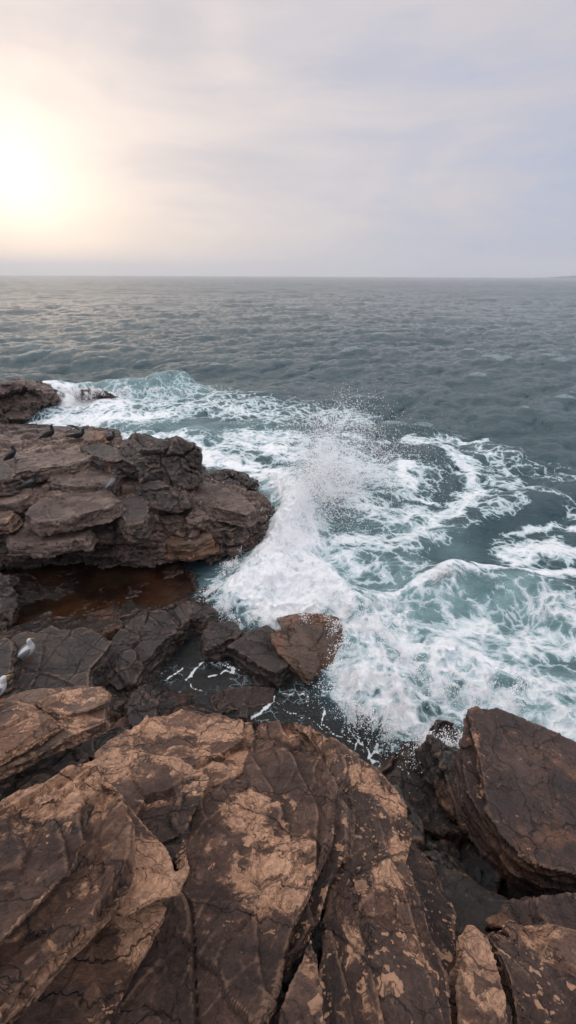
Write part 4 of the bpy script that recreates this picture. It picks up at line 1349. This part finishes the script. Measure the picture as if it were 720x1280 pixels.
def bird(label, loc, yaw, size=0.42, look='gull', posture=0.0, group=None, raised=False, hunch=0.0, head=None):
    """bird facing +x, feet on the origin; size = body length"""
    root = bpy.data.objects.new({'gull': 'seagull', 'grey': 'seagull'}.get(look, 'shore_bird'), None)
    root.location = loc
    root.rotation_euler = (0, 0, yaw)
    root.scale = (size / 0.42,) * 3
    root.empty_display_size = 0.1
    col.objects.link(root)
    tag(root, label, 'bird', group)
    mats = {'gull': (M_white, M_grey, M_black, M_beakY, M_legR, M_white), 'grey': (M_grey2, M_grey2, M_headg, M_beakD, M_legD, M_headg),
            'black': (M_black, M_black, M_black, M_beakD, M_legD, M_black), 'brown': (M_brown, M_brown, M_black, M_beakD, M_legD, M_brown),
            'pied': (M_black, M_black, M_black, M_beakD, M_legD, M_black)}[look]
    p = posture
    cz = 0.17 + 0.02 * p

    def rp(x_, z_):           # pitch the body about its middle
        c, s = math.cos(p), math.sin(p)
        return x_ * c - z_ * s, cz + x_ * s + z_ * c
    hn = 0.035 * hunch
    sp_ = [(-0.20, 0.005, .010, .005), (-0.16, 0.005, .026, .014), (-0.11, 0.0, .046, .040), (-0.04, -0.004, .066, .066), (0.03, -0.002, .070, .072),
           (0.085, 0.014, .058, .060), (0.115, 0.044, .040, .040), (0.128 - hn * .3, 0.082 - hn, .031, .031), (0.142 - hn * .3, 0.112 - hn, .033, .034), (0.160 - hn * .3, 0.130 - hn, .031, .030), (0.180 - hn * .3, 0.132 - hn, .018, .017), (0.188 - hn * .3, 0.131 - hn, .008, .007)]
    part('body', loft(interp_spine([(*rp(a, b), ra, rb) for a, b, ra, rb in sp_])), mats[0], root)
    # beak
    hx, hz = rp(0.186 - hn * .3, 0.130 - hn)
    bm = loft([((hx - .008, 0, hz), (1, 0, -.1), .009, .010), ((hx + .02, 0, hz - .002), (1, 0, -.15), .006, .007), ((hx + .048, 0, hz - .012), (1, 0, -.5), .002, .002)], 8)
    part('beak', bm, mats[3], root, 0)
    if mats[5] != mats[0]:
        hx2, hz2 = rp(0.158 - hn * .3, 0.126 - hn)
        part('hood', loft([((hx2 - .038, 0, hz2 - .012), (1, 0, .3), .020, .018), ((hx2 - .022, 0, hz2 - .004), (1, 0, .3), .035, .036), ((hx2, 0, hz2 + .004), (1, 0, .1), .036, .036), ((hx2 + .022, 0, hz2 + .003), (1, 0, 0), .024, .022), ((hx2 + .03, 0, hz2), (1, 0, 0), .01, .01)]), mats[5], root)
    if look == 'pied':
        part('breast', loft(interp_spine([(*rp(a, b), ra, rb) for a, b, ra, rb in ((-0.06, -0.026, .030, .030), (-0.02, -0.026, .052, .052), (0.04, -0.016, .062, .064), (0.09, 0.004, .048, .054), (0.11, 0.020, .02, .03))])), M_white, root)
    ex, ez = rp(0.163 - hn * .3, 0.136 - hn)
    for s in (-1, 1):
        # folded wing lies along the flank
        rings = []
        for (a, b, w_, h_, yy) in ((0.095, 0.030, .008, .012, .050), (0.06, 0.028, .014, .036, .060), (0.0, 0.020, .015, .050, .064), (-0.07, 0.018, .013, .042, .052), (-0.13, 0.018, .010, .027, .034), (-0.17, 0.018, .007, .018, .020)):
            X_, Z_ = rp(a, b)
            rings.append(((X_, s * yy, Z_), (-math.cos(p), 0, -math.sin(p)), w_, h_))
        if raised and s == 1:
            rings = []
            for (a, b, w_, h_, yy) in ((0.06, 0.05, .02, .03, .05), (0.02, 0.10, .016, .06, .10), (-0.06, 0.15, .012, .06, .17), (-0.16, 0.17, .008, .04, .24), (-0.26, 0.16, .004, .015, .28)):
                X_, Z_ = rp(a, b)
                rings.append(((X_, yy, Z_), (-1, 0, .2), w_ * 1.5, h_ * .5))
        part('wing', loft(rings, 10), mats[1], root)
        if not (raised and s == 1):
            rings = []
            for (a, b, w_, h_, yy) in ((-0.07, 0.018, .014, .036, .050), (-0.12, 0.020, .013, .032, .036), (-0.18, 0.020, .010, .020, .020), (-0.24, 0.022, .005, .009, .008), (-0.27, 0.024, .002, .003, .005)):
                X_, Z_ = rp(a, b)
                rings.append(((X_, s * (yy + .002), Z_ + .002), (-math.cos(p), 0, -math.sin(p)), w_, h_))
            part('wing_tip', loft(rings, 8), mats[2], root)
        part('eye', loft([((ex - .004, s * .030, ez), (1, 0, 0), .002, .002), ((ex, s * .031, ez), (1, 0, 0), .005, .005), ((ex + .004, s * .030, ez), (1, 0, 0), .002, .002)], 8), M_black, root, 0)
        # leg with a webbed foot
        bm = bmesh.new()
        lx, lz = rp(-0.005, -0.05)
        for (a, b, r1, r2) in (((lx, s * .028, lz), (lx + .004, s * .028, .07), .008, .0045), ((lx + .004, s * .028, .07), (lx - .004, s * .03, .006), .0045, .004)):
            a, b = Vector(a), Vector(b)
            d = b - a
            m = Matrix.Translation((a + b) / 2) @ d.to_track_quat('Z', 'Y').to_matrix().to_4x4()
            bmesh.ops.create_cone(bm, cap_ends=True, segments=8, radius1=r1, radius2=r2, depth=d.length, matrix=m)
        v = [bm.verts.new(q_) for q_ in ((lx - .012, s * .03, .006), (lx + .045, s * .03 - .022, .002), (lx + .052, s * .03, .002), (lx + .045, s * .03 + .022, .002), (lx - .008, s * .03, .0))]
        bm.faces.new((v[0], v[1], v[2]))
        bm.faces.new((v[0], v[2], v[3]))
        bm.faces.new((v[4], v[2], v[1]))
        bm.faces.new((v[4], v[3], v[2]))
        part('leg', bm, mats[4], root, 0)
    X_, Z_ = rp(-0.17, 0.004)
    part('tail', loft([((X_ + .05, 0, Z_), (-1, 0, 0), .030, .012), ((X_, 0, Z_), (-1, 0, 0), .030, .008), ((X_ - .06, 0, Z_ - .004), (-1, 0, 0), .036, .004), ((X_ - .075, 0, Z_ - .005), (-1, 0, 0), .030, .002)], 10), mats[0] if look != 'pied' else M_black, root)
    return root


bpy.context.view_layer.update()
dg = bpy.context.evaluated_depsgraph_get()


def on_rock(px, py):
    d = Vector(ray(px, py))
    hit, loc, nrm, idx, ob, mat_ = scene.ray_cast(dg, Vector(CAM), d)
    return loc if hit else Vector(P(px, py, 1.0))


def drop(px, py):
    """top of the rock under a photo point, feet settled on the lowest spot nearby"""
    p_ = on_rock(px, py)
    zs = []
    for a in (-.03, 0, .03):
        hit, loc, *_ = scene.ray_cast(dg, Vector((p_.x + a, p_.y, 8)), Vector((0, 0, -1)))
        if hit: zs.append(loc.z)
    return Vector((p_.x, p_.y, sorted(zs)[len(zs) // 2] - .004)) if zs else p_


GB = 'dark birds perched on the outcrop'
birds = [
    ('white gull with grey back and black wing tips standing on the broad grey slab', (38, 826), 0.45, .50, 'gull', .5, None, False, 0.2),
    ('grey backed gull cut off by the left edge beside the pointed tan plate', (-2, 880), 0.7, .52, 'gull', .2, None, False, 1.2),
    ('dark bird farthest left along the crest of the outcrop', (64, 552), 0.3, .58, 'black', .45, GB, False, 0.3),
    ('black bird on the crest holding one wing out', (100, 553), 0.2, .60, 'black', .15, GB, True, 0.7),
    ('dark bird on the crest between the brown stone and the crowning boulder', (139, 556), 0.2, .58, 'brown', .3, GB, False, 0.8),
    ('small bird with black back and white breast near the left edge', (18, 578), 0.5, .50, 'pied', .6, GB, False, 0.2),
    ('black bird with long neck standing on the pale plates of the outcrop', (41, 615), 0.45, .52, 'black', .3, GB, False, -0.3),
    ('grey bird with dark head sitting on the pale plates of the outcrop', (141, 614), 1.2, .50, 'grey', .3, GB, False, 0.2)]
spots = [drop(b_[1][0], b_[1][1]) for b_ in birds]
for b_, loc in zip(birds, spots):
    bird(b_[0], loc, b_[2], b_[3], b_[4], b_[5], b_[6], b_[7], b_[8])

# ================================================================== FAR HEADLAND
def headland():
    n = 60
    X_ = np.linspace(0, 1, n)
    V = np.linspace(0, 1, 14)
    a0, a1 = math.atan((655 - 360) / F_PX / 1.15), math.atan((1300 - 360) / F_PX / 1.15)
    A = a0 + (a1 - a0) * X_
    prof = 78 * (X_ ** .5) * (0.55 + 0.45 * fbm(np.stack([X_ * 6, X_ * 0, X_ * 0], 1), 4, 900)) + 4
    prof *= sstep(0, .12, X_) * .9 + .1
    D = 2500
    AA, VV = np.meshgrid(A, V)
    wd_ = 500
    r_ = D + (VV - .5) * wd_
    H = np.tile(prof, (14, 1)) * np.sin(np.pi * VV) ** .8 - 3
    H += fbm(np.stack([(AA * 40).ravel(), (VV * 4).ravel(), (AA * 0).ravel()], 1), 4, 901).reshape(H.shape) * 5 * np.sin(np.pi * VV)
    me = grid_mesh('hills', r_ * np.sin(AA), r_ * np.cos(AA), H)
    me.materials.append(plain('far_hills', (0.06, 0.075, 0.06), .9))
    o = bpy.data.objects.new('hills', me)
    col.objects.link(o)
    tag(o, 'faint headland beyond the sea at the right', kind='structure')


headland()

# ================================================================== HAZE
def haze(dens):
    bm = bmesh.new()
    x0, x1, y0, y1, z0, z1 = -4600, 4600, -4600, 4600, -7, 92
    bmesh.ops.create_cube(bm, size=1)
    for v in bm.verts:
        v.co = Vector((v.co.x * (x1 - x0), v.co.y * (y1 - y0), z0 + (v.co.z + .5) * (z1 - z0)))
    me = bpy.data.meshes.new('haze')
    bm.to_mesh(me)
    bm.free()
    t = NT('haze_air')
    v = t.n('ShaderNodeVolumePrincipled', i_Density=dens, i_Color=(.93, .95, 1.0, 1))
    v.inputs['Anisotropy'].default_value = 0.3
    o = t.n('ShaderNodeOutputMaterial')
    t.t.links.new(v.outputs[0], o.inputs['Volume'])
    me.materials.append(t.m)
    ob = bpy.data.objects.new('haze', me)
    col.objects.link(ob)
    tag(ob, kind='stuff')


haze(3.6e-4)

# ================================================================== SKY AND SUN
SUN_AZ, SUN_EL = R(-27.5), R(8.5)
sd = Vector((math.sin(SUN_AZ) * math.cos(SUN_EL), math.cos(SUN_AZ) * math.cos(SUN_EL), math.sin(SUN_EL)))
w = bpy.data.worlds.new('World')
scene.world = w
w.use_nodes = True
T = NT.__new__(NT)
T.t = w.node_tree
T.t.nodes.clear()
sky = T.n('ShaderNodeTexSky', sky_type='NISHITA', sun_disc=False)
sky.sun_elevation = SUN_EL
sky.sun_rotation = SUN_AZ
sky.air_density = 1.0
sky.dust_density = 3.0
dirv = T.n('ShaderNodeTexCoord').outputs['Generated']
nd = T.n('ShaderNodeVectorMath', operation='NORMALIZE')
T.set(nd.inputs[0], dirv)
d = nd.outputs[0]
sep = T.n('ShaderNodeSeparateXYZ', i_0=d)
dot = T.n('ShaderNodeVectorMath', operation='DOT_PRODUCT')
T.set(dot.inputs[0], d)
T.set(dot.inputs[1], tuple(sd))
ct = dot.outputs['Value']
el = T.math('MAXIMUM', sep.outputs[2], 0.0)
# horizontal veils of cloud, stretched sideways
cm = T.n('ShaderNodeMapping', i_Vector=d, i_Scale=(1.0, 1.0, 3.2)).outputs[0]
cn = T.noise(cm, 2.2, 5, 0.55, 0.8)
cn2 = T.noise(T.n('ShaderNodeMapping', i_Vector=d, i_Scale=(1, 1, 7), i_Rotation=(R(6), R(5), 0)).outputs[0], 2.6, 5, 0.55)
cl = T.mapr(T.math('ADD', T.math('MULTIPLY', cn, .6), T.math('MULTIPLY', cn2, .4)), 0.35, 0.65)
cool = T.mix(cl, (0.46, 0.52, 0.68), (0.64, 0.605, 0.65))
warmth = T.mapr(ct, 0.60, 1.0)
c = T.mix(T.math('MULTIPLY', warmth, 0.75), cool, T.mix(cl, (0.66, 0.61, 0.62), (0.88, 0.78, 0.74)))
low = T.mapr(el, 0.0, 0.16, 1, 0)
c = T.mix(T.math('MULTIPLY', low, 0.55), c, T.mix(warmth, (0.47, 0.51, 0.62), (0.86, 0.75, 0.66)))
# high cloud overhead is brighter, as under any overcast
zen = T.mapr(el, 0.42, 0.85)
c = T.mix(zen, c, (1.95, 1.9, 1.92))
g1 = T.math('POWER', T.math('MAXIMUM', ct, 0.0), 420.0)
g2 = T.math('POWER', T.math('MAXIMUM', ct, 0.0), 65.0)
g3 = T.math('POWER', T.math('MAXIMUM', ct, 0.0), 9.0)
veil = T.mapr(cl, 0, 1, .8, 1.1)
glow = T.mix(1.0, T.n('ShaderNodeCombineColor', i_0=g1, i_1=g1, i_2=g1).outputs[0], (0.30, 0.27, 0.22), 'MULTIPLY')
glow = T.mix(1.0, glow, T.mix(1.0, T.n('ShaderNodeCombineColor', i_0=g2, i_1=g2, i_2=g2).outputs[0], (0.27, 0.20, 0.13), 'MULTIPLY'), 'ADD')
glow = T.mix(1.0, glow, T.mix(1.0, T.n('ShaderNodeCombineColor', i_0=g3, i_1=g3, i_2=g3).outputs[0], (0.07, 0.048, 0.030), 'MULTIPLY'), 'ADD')
c = T.mix(1.0, c, glow, 'ADD')
b1 = T.n('ShaderNodeBackground', i_Color=sky.outputs[0], i_Strength=0.05)
b2 = T.n('ShaderNodeBackground', i_Color=c, i_Strength=1.04)
ad = T.n('ShaderNodeMixShader', i_0=0.90, i_1=b1.outputs[0], i_2=b2.outputs[0])
o = T.n('ShaderNodeOutputWorld')
T.t.links.new(ad.outputs[0], o.inputs[0])

sl = bpy.data.lights.new('sun', 'SUN')
sl.energy = 0.5
sl.angle = R(150)
sl.color = (1.0, 0.84, 0.68)
so = bpy.data.objects.new('sun', sl)
so.rotation_euler = (-sd).to_track_quat('-Z', 'Y').to_euler()
so.location = (0, 0, 30)
col.objects.link(so)

# ================================================================== RENDER SETTINGS
vs_ = scene.view_settings
vs_.view_transform = 'Standard'
vs_.look = 'None'
vs_.exposure = 0.0
vs_.gamma = 1.0
scene.render.engine = 'CYCLES'
cy = scene.cycles
cy.use_denoising = True
try: cy.denoiser = 'OPENIMAGEDENOISE'
except Exception: pass
cy.max_bounces = 9
cy.diffuse_bounces = 7
cy.glossy_bounces = 3
cy.transparent_max_bounces = 16
cy.volume_bounces = 1
cy.volume_step_rate = 2.0
cy.volume_max_steps = 128
cy.sample_clamp_indirect = 6.0
cy.use_adaptive_sampling = True
cy.adaptive_threshold = 0.015
print('VERTS', sum(len(m_.vertices) for m_ in bpy.data.meshes))
